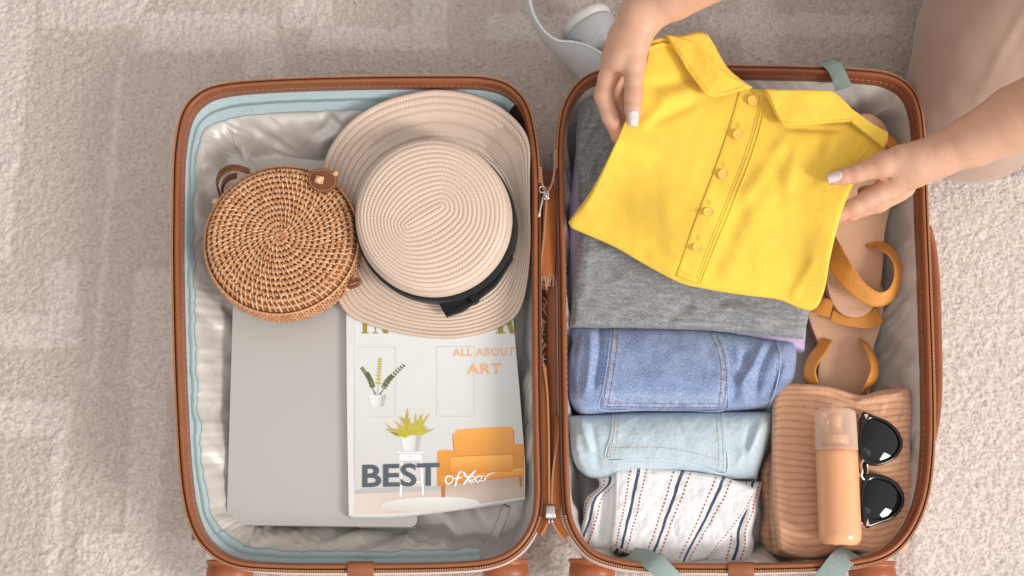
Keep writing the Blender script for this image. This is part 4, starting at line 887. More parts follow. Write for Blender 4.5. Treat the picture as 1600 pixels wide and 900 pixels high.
for k in range(4):
    s_ = spline([(545, 808), (620, 807), (700, 798), (760, 790), (820, 780)], 40); q = P(s_[:, 0], s_[:, 1], zm(s_[:, 0], s_[:, 1])-.0012-.0014*k); mb.add(*tube(q+[0, -.0006, 0], .00035, 4))
mb.build('page_sheets', mat('white_paper', (.8, .79, .77), .7), mg, kind='stuff')
def pmat(name, c, r=.3, g=None, ax=1):
    m = mat(name, c, r, spec=.5, coat=.2)
    if g:   # printed photograph: the ink itself runs from one tone to another
        n_ = N(m); n_.col(n_.mix(n_.math('MULTIPLY_ADD', n_.noise(40, 3), .3, n_.math('MULTIPLY_ADD', n_.sep(n_.vec(1, 'Generated'))[ax], 1.0, -.15)), g, c))
    return m
def fprint(name, polys, m, h=.0002, parent=None, label=None):
    """flat ink shape printed on the cover: polygons in photo pixels laid on the curved cover"""
    bm = bmesh.new()
    for pl in polys:
        vs = [bm.verts.new((x, -y, 0)) for x, y in pl]; bm.faces.new(vs)
    bmesh.ops.triangulate(bm, faces=bm.faces[:])
    return fprint_bm(name, bm, m, h, parent, label)
def fprint_bm(name, bm, m, h, parent=None, label=None, mp=None):
    xs = [v.co.x for v in bm.verts]; x = math.floor(min(xs)/9)*9
    while x < max(xs):
        bmesh.ops.bisect_plane(bm, geom=bm.verts[:]+bm.edges[:]+bm.faces[:], plane_co=(x, 0, 0), plane_no=(1, 0, 0)); x += 9
    V = np.array([v.co[:] for v in bm.verts]); bm.verts.index_update(); F = [[v.index for v in f.verts] for f in bm.faces]
    X, Y = V[:, 0], -V[:, 1]; W_ = P(X, Y, zm(X, Y)+h); bm.free()
    me = bpy.data.meshes.new(name); me.from_pydata(W_.tolist(), [], F); me.update()
    # make faces look upward
    flip = [p.normal.z < 0 for p in me.polygons]
    if sum(flip) > len(flip)/2: me.flip_normals()
    me.materials.append(m); o = bpy.data.objects.new(name, me); link(o, parent or mg)
    if label: o['label'] = label
    return o
def text(name, s_, box, m, h=.0006, bold=0, shear=0, space=1.0, parent=None, label=None, dx=0, dy=0):
    """lettering fitted to a photo-pixel box x0,y0,x1,y1"""
    cu = bpy.data.curves.new('lettering', 'FONT'); cu.body = s_; cu.size = 1; cu.offset = bold; cu.shear = shear; cu.space_character = space; cu.resolution_u = 4
    o = bpy.data.objects.new('lettering', cu); COL.objects.link(o); bpy.context.view_layer.update()
    dg = bpy.context.evaluated_depsgraph_get(); me = o.evaluated_get(dg).to_mesh(); bm = bmesh.new(); bm.from_mesh(me); o.evaluated_get(dg).to_mesh_clear()
    bpy.data.objects.remove(o); bpy.data.curves.remove(cu)
    xs = [v.co.x for v in bm.verts]; ys = [v.co.y for v in bm.verts]; a, b, c, d = min(xs), max(xs), min(ys), max(ys); x0, y0, x1, y1 = box
    for v in bm.verts:
        fx = (v.co.x-a)/(b-a); fy = (v.co.y-c)/(d-c); v.co.x = x0+fx*(x1-x0)+dx*fy; v.co.y = -(y1+(y0-y1)*fy+dy*fx)
    return fprint_bm(name, bm, m, h, parent, label)
i_wall = pmat('printed_wall', (.78, .775, .765), g=(.63, .61, .58)); i_floor = pmat('printed_floor', (.56, .43, .35), g=(.74, .62, .54), ax=0); i_line = pmat('printed_panel_line', (.58, .56, .54)); i_rug = pmat('printed_round_rug', (.80, .775, .74), g=(.66, .625, .58)); i_or = pmat('printed_orange', (.92, .42, .085), g=(.62, .21, .02)); i_ord = pmat('printed_dark_orange', (.68, .24, .03)); i_orl = pmat('printed_light_orange', (.94, .46, .11), g=(.72, .26, .03))
i_gr = pmat('printed_slate', (.085, .10, .13)); i_wh = pmat('printed_white', (.88, .87, .86)); i_pt = pmat('printed_pot', (.80, .79, .78)); i_leg = pmat('printed_wood', (.45, .17, .05)); i_ot = pmat('printed_coral_ink', (.90, .47, .23)); i_go = pmat('printed_olive_gold', (.34, .27, .03)); i_lf = pmat('printed_yellow_leaf', (.55, .47, .06)); i_lf2 = pmat('printed_dark_leaf', (.15, .17, .07)); i_sh = pmat('printed_grey', (.50, .485, .47))
PR = bpy.data.objects.new('cover_print', None); link(PR, mg)
f_ = lambda *a, **k: fprint(*a, parent=PR, **k)
f_('printed_room', [[(554, 500), (801, 490), (811, 600), (818, 690), (819, 748), (700, 766), (554, 772)]], i_wall, .00012)
f_('printed_floor', [[(554, 772), (700, 766), (819, 748), (819.3, 777), (760, 786), (700, 794), (620, 803), (554, 804)]], i_floor, .00016)
f_('printed_skirting', [[(554, 764), (700, 758), (819, 741), (819, 748), (700, 766), (554, 772)]], i_sh, .0002)
f_('printed_rug', [[(672+77*math.cos(t), 788+11.5*math.sin(t)-.03*77*math.cos(t)) for t in np.linspace(0, 2*PI, 40, endpoint=False)]], i_rug, .0003)
def frame_lines(x0, y0, x1, y1, w=.8):
    return [[(x0, y0), (x1, y0), (x1, y0+w), (x0, y0+w)], [(x0, y1), (x1, y1), (x1, y1+w), (x0, y1+w)], [(x0, y0+w), (x0+w, y0+w), (x0+w, y1), (x0, y1)], [(x1-w, y0+w), (x1, y0+w), (x1, y1), (x1-w, y1)]]
f_('wall_moulding', frame_lines(559, 542, 618, 651), i_line, .0003); f_('wall_moulding', frame_lines(682, 541, 741, 650), i_line, .0003)
# armchair
def rr(x0, y0, x1, y1, r, sk=0, sy=0, k=5):
    q = rounded_quad([(x0, y0), (x0, y1), (x1, y1), (x1, y0)], r, k); return [(x+sk*(y1-y), y+sy*(x-x0)) for x, y in q]
f_('chair_leg', [[(689, 757), (696, 757), (695, 777), (690, 777)]], i_leg, .00035); f_('chair_leg', [[(811, 745), (816, 745), (816, 761), (812, 761)]], i_leg, .00035)
f_('armchair', [rr(709, 671, 802, 718, 9, .02, -.055), rr(683, 703, 709, 757, 7), rr(799, 694, 819, 742, 6)], i_or, .0004)
f_('armchair_base', [[(683, 742), (819, 730), (819, 744), (683, 760)]], i_ord, .00044)
f_('armchair_seat', [[(685, 744), (818, 731), (818, 741), (685, 757)]], i_or, .00052)
f_('seat_outline', [rr(702, 713, 803, 741, 6, 0, -.045)], i_ord, .00056)
f_('seat_cushion', [rr(703.5, 714.5, 801.5, 739, 5, 0, -.045)], i_orl, .00064)
f_('back_outline', [[(707, 680), (708.5, 676), (710.5, 716), (709, 716)]], i_ord, .0005); f_('back_outline', [[(801.5, 672), (803, 672), (804, 694), (802.5, 694)]], i_ord, .0005)
# side table and pots
f_('side_table', [[(618, 706), (664, 706), (664, 708.5), (618, 708.5)], [(624, 709), (659, 709), (659, 720), (624, 720)], [(627, 720), (630, 720), (628, 776), (624, 776)], [(656, 720), (659, 720), (663, 774), (659.5, 774)], [(628, 752), (660, 752), (660, 754.5), (628, 754.5)]], i_wh, .0004)
f_('table_outline', [[(618, 708.5), (664, 708.5), (664, 709.6), (618, 709.6)], [(624, 720), (659, 720), (659, 721), (624, 721)], [(630, 721), (631.2, 721), (629, 776), (628, 776)], [(663, 740), (664.3, 740), (664.5, 774), (663, 774)], [(640, 712), (642.5, 712), (642.5, 714.5), (640, 714.5)]], i_sh, .00046)
i_pot2 = pmat('printed_pot_tone', (.62, .61, .59), g=(.86, .855, .85), ax=0)
f_('sofa_shadow', [[(690, 760), (819, 745), (819, 757), (760, 770), (690, 775)]], pmat('printed_shadow_tone', (.46, .33, .26), g=(.62, .49, .41)), .0003)
f_('flower_pot', [[(626, 680), (657, 680), (653, 705), (631, 705)]], i_pot2, .0005); f_('pot_shade', [[(650, 681), (658, 680), (654, 705), (648, 705)], [(626, 679), (657, 679), (657, 680.2), (626, 680.2)]], i_sh, .00054)
f_('flower_pot', [[(576, 617), (603, 617), (598, 635), (582, 635)]], i_pot2, .0005); f_('pot_shade', [[(596, 618), (604, 617), (599, 635), (594, 635)]], i_sh, .00054)
R2 = random.Random(5); 
def leaf(x0, y0, x1, y1, w, b):
    dx, dy = x1-x0, y1-y0; L = math.hypot(dx, dy); nx, ny = -dy/L, dx/L; a, c = [], []
    for t in np.linspace(0, 1, 8):
        mx_, my_ = x0+dx*t+nx*b*math.sin(t*PI), y0+dy*t+ny*b*math.sin(t*PI); ww = w*math.sin(min(1, t*1.02+.03)*PI)**.8; a.append((mx_+nx*ww, my_+ny*ww)); c.append((mx_-nx*ww, my_-ny*ww))
    return a+c[::-1]
for i in range(46):
    an = -PI/2+R2.uniform(-1.35, 1.35); L_ = R2.uniform(16, 40)*(1-.15*abs(an+PI/2)); x0 = 641+R2.uniform(-7, 7); y0 = 679
    x1 = x0+math.cos(an)*L_*1.45; y1 = y0+math.sin(an)*L_*1.05-4+abs(math.cos(an))*5; 
    f_('leaf', [leaf(x0, y0, x1, y1, R2.uniform(1.0, 2.3), R2.uniform(-7, 7))], [i_lf, i_lf, pmat('printed_leaf_tone', (R2.uniform(.25, .7), R2.uniform(.26, .6), .05))][i % 3], .0006+i*.00001)
for (sx, sy, ex, ey) in ((588, 617, 566, 576), (590, 617, 594, 562), (592, 617, 630, 572), (586, 617, 574, 584), (594, 617, 612, 588)):
    pol = []
    for t in np.linspace(.25, 1, 9):
        x = sx+(ex-sx)*t; y = sy+(ey-sy)*t-4*math.sin(t*PI)
        for sgn in (-1, 1):
            an = math.atan2(ey-sy, ex-sx)+sgn*.9; L_ = 6*(1.15-t*.5); pol.append(leaf(x, y, x+math.cos(an)*L_, y+math.sin(an)*L_, 1.3, 0))
    pol.append([(sx-.5, sy), (sx+.5, sy), (ex+.3, ey), (ex-.3, ey)])
    f_('leaf_spray', pol, i_lf2 if ex != 594 else i_lf, .0006)
# lettering
T_ = lambda *a, **k: text(*a, parent=PR, **k)
T_('headline_lettering', 'BEST', (566, 726, 687, 762), i_gr, .00105, bold=.022, dy=-3)
T_('topic_lettering', 'ALL ABOUT', (708, 545, 804, 557), i_ot, .0008, bold=.014, space=1.12, dy=-2)
T_('topic_lettering', 'ART', (730, 569, 783, 585), i_ot, .0008, bold=.014, space=1.1, dy=-1)
def strokes(name, polys, m, h):
    out = []
    for pts, w0, w1 in polys:
        q = spline(pts, 16); t = np.gradient(q, axis=0); t /= np.linalg.norm(t, axis=1)[:, None]+1e-9; nn = np.stack([-t[:, 1], t[:, 0]], -1); ww = np.interp(np.linspace(0, 1, 16), [0, .5, 1], [w0, (w0+w1)*.6, w1])[:, None]*.5
        a, b = q+nn*ww, q-nn*ww
        for i in range(15): out.append([tuple(a[i]), tuple(a[i+1]), tuple(b[i+1]), tuple(b[i])])
    return f_(name, out, m, h=h)
strokes('script_lettering', [([(x_+max(0, x_-722)*.12, y_) for x_, y_ in a_], b_*1.25, c_*1.25) for a_, b_, c_ in [
    ([(706, 745), (699, 744), (696, 750), (699, 756), (705, 754), (708, 748), (705, 744)], 2.2, 1.6),
    ([(722, 738), (719, 737), (716, 742), (711, 760)], 1.6, 2.6), ([(709, 748), (721, 746)], 1.6, 1.6),
    ([(724, 737), (727, 744), (733, 745)], 2.6, 1.8), ([(741, 735), (734, 743), (724, 757)], 2.4, 2.6),
    ([(732, 751), (739, 749), (739, 745), (734, 745), (731, 750), (734, 754), (740, 752)], 1.8, 1.5),
    ([(750, 745), (744, 744), (741, 749), (744, 753), (749, 748)], 1.8, 1.6), ([(751, 743), (748, 750), (752, 752)], 2.0, 1.3),
    ([(756, 743), (753, 751)], 2.2, 1.8), ([(755, 747), (760, 741), (768, 738)], 1.6, 1.0)]], i_wh, .0011)
def serif(letters, y0, y1):
    out = []
    for ch, x0, x1 in letters:
        w = x1-x0; th = 1.3
        def stem(a, b): out.append([(x0+a*w, y0), (x0+b*w, y0), (x0+b*w, y1), (x0+a*w, y1)])
        def bar(a, b, y): out.append([(x0+a*w, y), (x0+b*w, y), (x0+b*w, y+th), (x0+a*w, y+th)])
        if ch == 'I': stem(.25, .75); bar(0, .25, y0); bar(.75, 1, y0); bar(0, .25, y1-th); bar(.75, 1, y1-th)
        if ch == 'N':
            stem(.14, .19); stem(.80, .85); out.append([(x0+.02*w, y0), (x0+.30*w, y0), (x0+.85*w, y1), (x0+.60*w, y1)]); bar(0, .14, y1-th); bar(.19, .34, y1-th); bar(.68, .80, y0); bar(.85, 1, y0)
        if ch == 'T': stem(.36, .64); bar(0, .36, y0); bar(.64, 1, y0); out.append([(x0, y0+th), (x0+.06*w, y0+th), (x0+.03*w, y0+10)]); bar(.22, .36, y1-th); bar(.64, .78, y1-th)
        if ch == 'E': stem(.14, .42); bar(0, .14, y0); bar(.42, 1, y0); bar(.42, .75, (y0+y1)/2); bar(0, .14, y1-th); bar(.42, 1, y1-th); out.append([(x0+.94*w, y1-th), (x0+w, y1-9), (x0+w, y1-th)])
        if ch == 'R':
            stem(.12, .38); bar(0, .12, y0); bar(0, .12, y1-th); bar(.38, .5, y1-th); ym = (y0+y1)/2
            a = np.linspace(-PI/2, PI/2, 12); o1 = [(x0+w*(.52+.34*math.cos(t)), (y0+ym)/2+(ym-y0)/2*math.sin(t)) for t in a]; i1 = [(x0+w*(.52+.10*math.cos(t)), (y0+ym)/2+((ym-y0)/2-th)*math.sin(t)) for t in a[::-1]]
            out.append(o1+i1); bar(.38, .52, y0); bar(.38, .52, ym-th); out.append([(x0+.50*w, ym), (x0+.74*w, ym), (x0+.96*w, y1), (x0+.70*w, y1)]); 
        if ch == 'O':
            a = np.linspace(-PI/2, PI/2, 14)
            for sg_ in (-1, 1):
                o1 = [(x0+w*(.5+sg_*.5*math.cos(t)), (y0+y1)/2+(y1-y0)/2*math.sin(t)) for t in a]; i1 = [(x0+w*(.5+sg_*.17*math.cos(t)), (y0+y1)/2+((y1-y0)/2-th)*math.sin(t)) for t in a[::-1]]; out.append(o1+i1)
    return out
f_('title_lettering', serif([('I', 564, 577), ('N', 582, 611), ('T', 616, 641), ('E', 646, 670), ('R', 675, 703), ('I', 709, 722), ('O', 740, 767), ('R', 774, 806)], 478, 521), i_go, .0008)

# ================================================================== STRAW HAT
ht = thing('straw_hat', 'woven pale straw sun hat with a black ribbon bow, crown facing up', 'hat', tuple(P(680, 350, .09)))
m_hat = mat('natural_straw_braid', (.74, .57, .45), .72, spec=.35, sheen=.15); nd = N(m_hat)
u, v, _ = nd.sep(nd.vec(1)); r_ = nd.math('FRACT', v); tri_ = nd.math('ABSOLUTE', nd.math('SUBTRACT', r_, .5))
# chevron stitches of the braid in (arc, row) coordinates
ph = nd.math('MULTIPLY', nd.math('ADD', u, nd.math('MULTIPLY', tri_, .0060)), 2*PI/.0040)
ch = nd.math('MULTIPLY_ADD', nd.math('SINE', ph), .5, .5)
ed = nd.math('MULTIPLY', tri_, 2.0); ed3 = nd.math('POWER', ed, 5.)
fz = nd.noise(700, 3); cl = nd.noise(30, 4)
c = nd.mix(cl, (.70, .52, .405), (.80, .63, .515)); c = nd.mix(nd.math('MULTIPLY', nd.math('SUBTRACT', 1., ch), .52), c, (.52, .34, .24)); c = nd.mix(nd.math('MULTIPLY', ed3, .62), c, (.38, .23, .15)); c = nd.mix(nd.math('MULTIPLY', fz, .3), c, (.92, .82, .73)); nd.col(c)
nd.bump(nd.math('ADD', nd.math('MULTIPLY', ch, .9), nd.math('MULTIPLY', fz, .5)), .55, .0009)
NS = 420; th = np.linspace(0, 2*PI, NS, endpoint=False)
def resample_angle(pts, c, n=NS):
    q = spline(pts, 900, True); a = np.arctan2(-(q[:, 1]-c[1]), q[:, 0]-c[0]) % (2*PI); k = np.argsort(a); q, a = q[k], a[k]
    a = np.concatenate([a-2*PI, a, a+2*PI]); q = np.vstack([q, q, q]); t = np.linspace(0, 2*PI, n, endpoint=False)
    return np.stack([np.interp(t, a, q[:, 0]), np.interp(t, a, q[:, 1])], -1)
BR = resample_angle([(685, 140), (640, 146), (590, 162), (545, 192), (515, 232), (500, 280), (495, 330), (500, 390), (515, 440), (540, 487), (580, 508), (640, 523), (700, 528), (750, 521), (792, 505), (813, 482), (824, 440), (829, 380), (828, 320), (828, 270), (828, 230), (815, 198), (780, 166), (735, 147)], (672, 350))
CB = resample_angle([(687+119*math.cos(t), 359-114*math.sin(t)) for t in th[::6]], (672, 350))
CT = resample_angle([(675+118.5*math.cos(t), 336.5-119.5*math.sin(t)) for t in th[::6]], (672, 350))
zt, zb_ = .168, .108
# crown: rings round a short centre line
segA, segB = np.array([636., 352.]), np.array([688., 322.])
def core(Q):
    d = segB-segA; t = np.clip(((Q-segA)@d)/(d@d), 0, 1); return segA+d*t[:, None]
rows = []; uvs = []; nr = 15; sub = 8; C0 = core(CT*.35+np.array([662, 337])*.65)
zrow = lambda x: .0012*np.abs(np.sin(PI*x))**.6
for i in range(nr*sub+1):
    f = i/(nr*sub); Q = C0*(1-f)+CT*f; z = zt+zrow(f*nr)+.0030*(1-f*f)-.001*math.exp(-((f-.2)/.2)**2); z = np.full(NS, z)+.0015*np.cos(th-2)*f
    if f > .86: z = z-.0090*(1-math.sqrt(max(0, 1-((f-.86)/.14)**2)))
    rows.append(P(Q[:, 0], Q[:, 1], z)); uvs.append(np.full(NS, f*nr))
for k in range(1, 9*6+1):   # side wall
    f = k/(9*6); top_ = P(CT[:, 0], CT[:, 1], zt-.0078+.0015*np.cos(th-2)); bot_ = P(CB[:, 0], CB[:, 1], zb_)
    g = top_*(1-f)+bot_*f; out = g-g.mean(0); out[:, 2] = 0; out /= np.linalg.norm(out, axis=1)[:, None]; g = g+out*(.0030*math.sin(f*PI)+zrow(f*9)*.8)
    rows.append(g); uvs.append(np.full(NS, nr+f*9))
V = np.array(rows); K = len(rows)
def ringuv(V, uvs):
    """arc length along each ring (wrap seam duplicated)"""
    Vw = np.concatenate([V, V[:, :1]], 1); d = np.linalg.norm(np.diff(Vw, axis=1), axis=2); s_ = np.concatenate([np.zeros((len(V), 1)), np.cumsum(d, 1)], 1)
    # quantise so a whole number of stitches fits
    tot = s_[:, -1]; row = np.array([math.floor(a[0]-1e-6) for a in uvs]); out = np.zeros_like(s_)
    for r0 in np.unique(row):
        k = row == r0; n_ = max(1, round(tot[k].mean()/.0040)); out[k] = s_[k]/np.maximum(tot[k][:, None], 1e-6)*n_*.0040+((r0*7) % 11)*.0013
    s_ = out
    v_ = np.array([np.append(a, a[0]) for a in uvs]); return Vw.reshape(-1, 3), np.stack([s_, v_], -1).reshape(-1, 2)
Vw, uv = ringuv(V, uvs)
mesh('crown', Vw, gridF(NS+1, K), m_hat, ht, uv=uv)
rows = []; uvs = []; nb = 10; sub = 8
def brim_z(f, th):
    X = CB[:, 0]*(1-f)+BR[:, 0]*f; Y = CB[:, 1]*(1-f)+BR[:, 1]*f
    z = .107+.010*f*np.cos(th-.15)+.012*sstep(.3, 1, f)*sstep(780, 830, X)+.006*f*np.sin(th)-.010*f*sstep(-.3, -1, np.sin(th))
    z = z+.010*sstep(.45, 1, f)*sstep(.35, .9, np.sin(th))+.003*f*np.sin(3*th+1)-.004*f*f*sstep(560, 500, X)
    return np.maximum(z, .0945)
for i in range(nb*sub+1):
    f = i/(nb*sub); Q = CB*(1-f)+BR*f; z = brim_z(f, th)+zrow(f*nb)*1.5
    rows.append(P(Q[:, 0], Q[:, 1], z)); uvs.append(np.full(NS, f*nb))
e = rows[-1]; c = e.mean(0)
rows.append(e+(e-c)*.003+[0, 0, -.0012]); uvs.append(np.full(NS, nb+.1)); rows.append(e+[0, 0, -.0026]); uvs.append(np.full(NS, nb+.2)); rows.append(rows[0]+[0, 0, -.003]); uvs.append(np.full(NS, nb+4.))
Vw, uv = ringuv(np.array(rows), uvs); mesh('brim', Vw, gridF(NS+1, len(rows)), m_hat, ht, uv=uv)
m_rib = fabric('black_grosgrain', (.012, .012, .013), .0014, .65, .1, .6, .2)
rows = []
for f, o_ in ((1.0, .0008), (.99, .0022), (.93, .003), (.5, .0034), (.32, .0030), (.30, .0012)):
    top_ = P(CT[:, 0], CT[:, 1], zt-.0063); bot_ = P(CB[:, 0], CB[:, 1], zb_); g = top_*(1-f)+bot_*f; out = g-g.mean(0); out[:, 2] = 0; out /= np.linalg.norm(out, axis=1)[:, None]
    rows.append(g+out*(o_+.003*math.sin(f*PI))+Zv*.0006*noise(np.cos(th)*6, np.sin(th)*6, 3)[:, None])
V = np.array(rows); mesh('ribbon_band', V.reshape(-1, 3), gridF(NS, len(rows), True), m_rib, ht, uv=np.stack(np.broadcast_arrays(th[None]*.09, np.linspace(0, .03, len(rows))[:, None]), -1).reshape(-1, 2))
bow = bpy.data.objects.new('bow', None); link(bow, ht); bow['label'] = 'flat black ribbon bow'
def flat(name, T, R, B, L, z, par, wr=None, nu=26, nv=20): return Patch(name, m_rib, par, T, R, B, L, z, .112, nu, nv, (.001,)*4, drop=.0008, wr=wr, sharp=True, taper=.001)
flat('bow_loop', [(680, 465), (705, 462), (735, 450)], [(735, 452), (741, 462), (744, 470)], [(697, 496), (722, 487), (744, 472)], [(683, 467), (690, 480), (697, 493)], lambda X, Y, U, V: .1245+.003*np.sin(U*PI), bow, lambda X, Y, U, V: .0012*np.sin(V*9)*U)
flat('bow_loop', [(733, 449), (765, 425), (799, 400)], [(799, 400), (802, 403), (800, 407)], [(744, 470), (775, 445), (800, 407)], [(733, 449), (740, 459), (744, 470)], lambda X, Y, U, V: .1270+.003*np.sin(U*PI), bow, lambda X, Y, U, V: .0012*np.sin(V*9)*(1-U))
flat('bow_knot', [(730, 452), (735, 449), (741, 450)], [(741, 450), (746, 459), (749, 468)], [(738, 474), (744, 472), (749, 468)], [(730, 452), (733, 463), (738, 474)], .1315, bow)

# ================================================================== RATTAN BAG
bgx, bgy = 436.5, 368.5; zT = .150; rb_ = .0985
bagc = P(bgx, bgy, zT)
ba = thing('rattan_bag', 'round woven rattan handbag with brown leather closure tab', 'bag', (float(bagc[0]), float(bagc[1]), .082))
m_can = []
for i, c in enumerate([(.64, .31, .145), (.71, .385, .205), (.53, .24, .11), (.78, .475, .285)]):
    m = mat('rattan_cane_tone', c, .42, spec=.45, coat=.12); nd = N(m); nd.col(nd.mix(nd.noise(160, 4), mul(c, .72), mul(c, 1.2))); nd.bump(nd.noise((200, 200, 1500), 3), .4, .0005); m_can.append(m)
m_core = mat('dark_weave_core', (.24, .10, .042), .7)
def dome(r):   # top surface height at radius r (m)
    t = np.clip(r/rb_, 0, 1.05); return zT-.004*t*t-.016*np.clip((t-.80)/.20, 0, 1)**2.2
cx_, cy_ = bagc[0], bagc[1]; a = np.linspace(0, 2*PI, 96, endpoint=False); rows = []
for r in np.linspace(.0005, rb_-.004, 22): rows.append(np.stack([cx_+r*np.cos(a), cy_+r*np.sin(a), np.full(96, dome(r)-.0020)], -1))
for z, r in ((zT-.03, rb_-.001), (zT-.048, rb_-.001), (zT-.060, rb_-.010), (zT-.064, rb_-.03)): rows.append(np.stack([cx_+r*np.cos(a), cy_+r*np.sin(a), np.full(96, z)], -1))
V = np.array(rows); mesh('weave_core', V.reshape(-1, 3), gridF(96, len(rows), True), m_core, ba)
# rings of slanted stakes and flat weavers
R3 = random.Random(3); pieces = []   # (path pts, width, thick, tone, size)
rr_ = .004; ring = 0; pitch = .0073
spin = 0.0
while rr_ < rb_-.002:
    n_ = 12 if rr_ < .010 else 22 if rr_ < .020 else 36 if rr_ < .036 else 52 if rr_ < .056 else 66 if rr_ < .076 else 78
    wd = 2*PI*rr_/n_; spin += .43/n_*2*PI*(1 if ring % 2 else .6)
    for k in range(n_):
        a0 = 2*PI*(k+(ring % 2)*.5)/n_+R3.uniform(-.17, .17)*wd/rr_
        def pt(r, an, h): r = max(r, .0004); return np.array([cx_+r*math.cos(an), cy_+r*math.sin(an), float(dome(r))+h])
        # slanted stake running over the row
        sl = .40*pitch/rr_*(.9+R3.uniform(-.2, .2)); sl = min(sl, .7)
        L_ = pitch*(1.08+R3.uniform(-.08, .1))
        p_ = [pt(rr_-L_*.58, a0-sl*.58, -.0022), pt(rr_-L_*.30, a0-sl*.30, .0008), pt(rr_, a0, .0019+R3.uniform(-.0003, .0005)), pt(rr_+L_*.30, a0+sl*.30, .0008), pt(rr_+L_*.58, a0+sl*.58, -.0022)]
        pieces.append((p_, min(.0024, wd*.38)*R3.uniform(.85, 1.15), .0018, R3.choice([0, 1, 1, 3]), rr_, 'stake'))
        # flat weaver between stakes
        a1 = a0+PI/n_; da = PI/n_*1.0; w_ = pitch*.66
        p_ = [pt(rr_+.0006, a1-da, -.0016), pt(rr_, a1-da*.55, .0002), pt(rr_-.0002, a1, .0007), pt(rr_-.0006, a1+da*.55, .0002), pt(rr_-.001, a1+da, -.0016)]
        pieces.append((p_, w_, .0012, R3.choice([0, 0, 1, 2]), rr_, 'weaver'))
    rr_ += pitch*(1 if ring else .8); ring += 1
for row in range(6):     # side weave
    z = zT-.018-row*.0068; n_ = 84; r = rb_-.0006+.001*math.sin(row/5*PI)
    for k in range(n_):
        a0 = 2*PI*(k+(row % 2)*.5)/n_; q = lambda an, h, dz: np.array([cx_+(r+h)*math.cos(an), cy_+(r+h)*math.sin(an), z+dz])
        pieces.append(([q(a0, -.001, .0042), q(a0+.005, .0012, .002), q(a0+.01, .0017, 0), q(a0+.015, .0012, -.002), q(a0+.02, -.001, -.0042)], .0022, .0017, R3.choice([0, 1, 2]), 0, 'side'))
        a1 = a0+PI/n_; da = PI/n_; pieces.append(([q(a1-da, -.0012, 0), q(a1-da*.5, .0003, 0), q(a1, .0007, 0), q(a1+da*.5, .0003, 0), q(a1+da, -.0012, 0)], .0036, .0012, R3.choice([0, 1, 2]), 0, 'side'))
order = sorted([i for i, p_ in enumerate(pieces) if p_[5] == 'stake'], key=lambda i: -pieces[i][4])[:300]; chosen = set(order)
bulk = [MB() for _ in m_can]
for i, (p_, w_, t_, tone, _, kd) in enumerate(pieces):
    if kd == 'stake' and len(p_) == 5: q = spline(p_, 7)
    else: q = spline(p_, 7)
    up = q[3]-np.array([cx_, cy_, zT-.06 if kd != 'side' else q[3][2]]); up = (0, 0, 1) if kd != 'side' else tuple(up/np.linalg.norm(up))
    V, F = sweep(q, circ(6, w_/2, t_/2), up=up)
    if i in chosen: mesh('cane_strand', V, F, m_can[tone], ba)
    else: bulk[tone].add(V, F)
for b_, m in zip(bulk, m_can): b_.build('woven_cane', m, ba, kind='stuff')
# coiled rim bead
s_ = np.linspace(0, 2*PI, 240, endpoint=False); mesh('rim_coil', *tube(np.stack([cx_+(rb_-.001)*np.cos(s_), cy_+(rb_-.001)*np.sin(s_), np.full(240, zT-.016)], -1), .0018, 8, closed=True), m_can[0], ba)
m_lea = leather('chestnut_leather', (.19, .062, .022), .38, 420, .12)
def leaf_slab(name, pts, z, th_, m, parent, up=None, label=None):
    O = spline(pts, 60, True); return slab(name, O, z, th_, m, parent, .0008, label=label)
tb = leaf_slab('closure_tab', [(483, 270), (490, 265), (505, 263), (520, 268), (527, 279), (524, 291), (512, 299), (497, 300), (486, 293), (481, 282)], zT+.0035, .0026, m_lea, ba, label='rounded brown leather closure tab')
mb = MB(); O = spline([(485, 272), (491, 267.5), (505, 265.5), (518, 270), (524.5, 279), (521.5, 290), (511, 296.5), (498, 297.5), (488, 291), (483.5, 282)], 80, True); O = np.vstack([O, O[:1]])
stitches(P(O[:, 0], O[:, 1], zT+.0037), .0022, .0013, .00035, mb); mb.build('tab_stitching', mat('tan_waxed_thread', (.62, .40, .24), .8), tb, kind='stuff')
def knot(px, py, z, r, parent, seed):
    R4 = random.Random(seed); mb = MB(); c = P(px, py, z)
    for i in range(9):
        a_ = R4.uniform(0, PI); b_ = R4.uniform(-.6, .6); t = np.linspace(0, 2*PI, 18, endpoint=False); e1 = np.array([math.cos(a_), math.sin(a_), 0]); e2 = np.array([-math.sin(a_)*math.sin(b_), math.cos(a_)*math.sin(b_), math.cos(b_)])
        rr2 = r*R4.uniform(.6, 1); mb.add(*tube(c+rr2*(np.cos(t)[:, None]*e1+np.sin(t)[:, None]*e2*.75), r*.16, 6, closed=True))
    mb.add(*ball(c, r*.72, 10, 8)); return mb.build('cane_knot', m_can[3], parent)
knot(499, 281, zT+.0062, .0062, ba, 1); knot(524, 272, zT+.002, .004, ba, 2); knot(337, 315, .130, .005, ba, 3); knot(359, 462, .11, .0055, ba, 4); knot(388, 482, .11, .005, ba, 5); knot(541, 449, .112, .006, ba, 6)
def bstrap(pts, w, label, ups=(0, 0, 1)):
    s_ = spline(pts, 40); V, F = sweep(P(s_[:, 0], s_[:, 1], s_[:, 2]), rrect(w, .0024, .001), up=ups); return mesh('leather_strap', V, F, m_lea, ba, label=label)
bstrap([(344, 306, .100), (339, 287, .116), (345, 271, .127), (359, 263, .131), (374, 263, .128), (390, 268, .120)], .0135, 'brown leather shoulder strap loop at the upper left', ups=(-.6, .5, 1))
bstrap([(347, 304, .090), (348, 290, .100), (356, 279, .107), (370, 274, .110)], .0115, 'second turn of the leather strap', ups=(-.6, .5, 1))
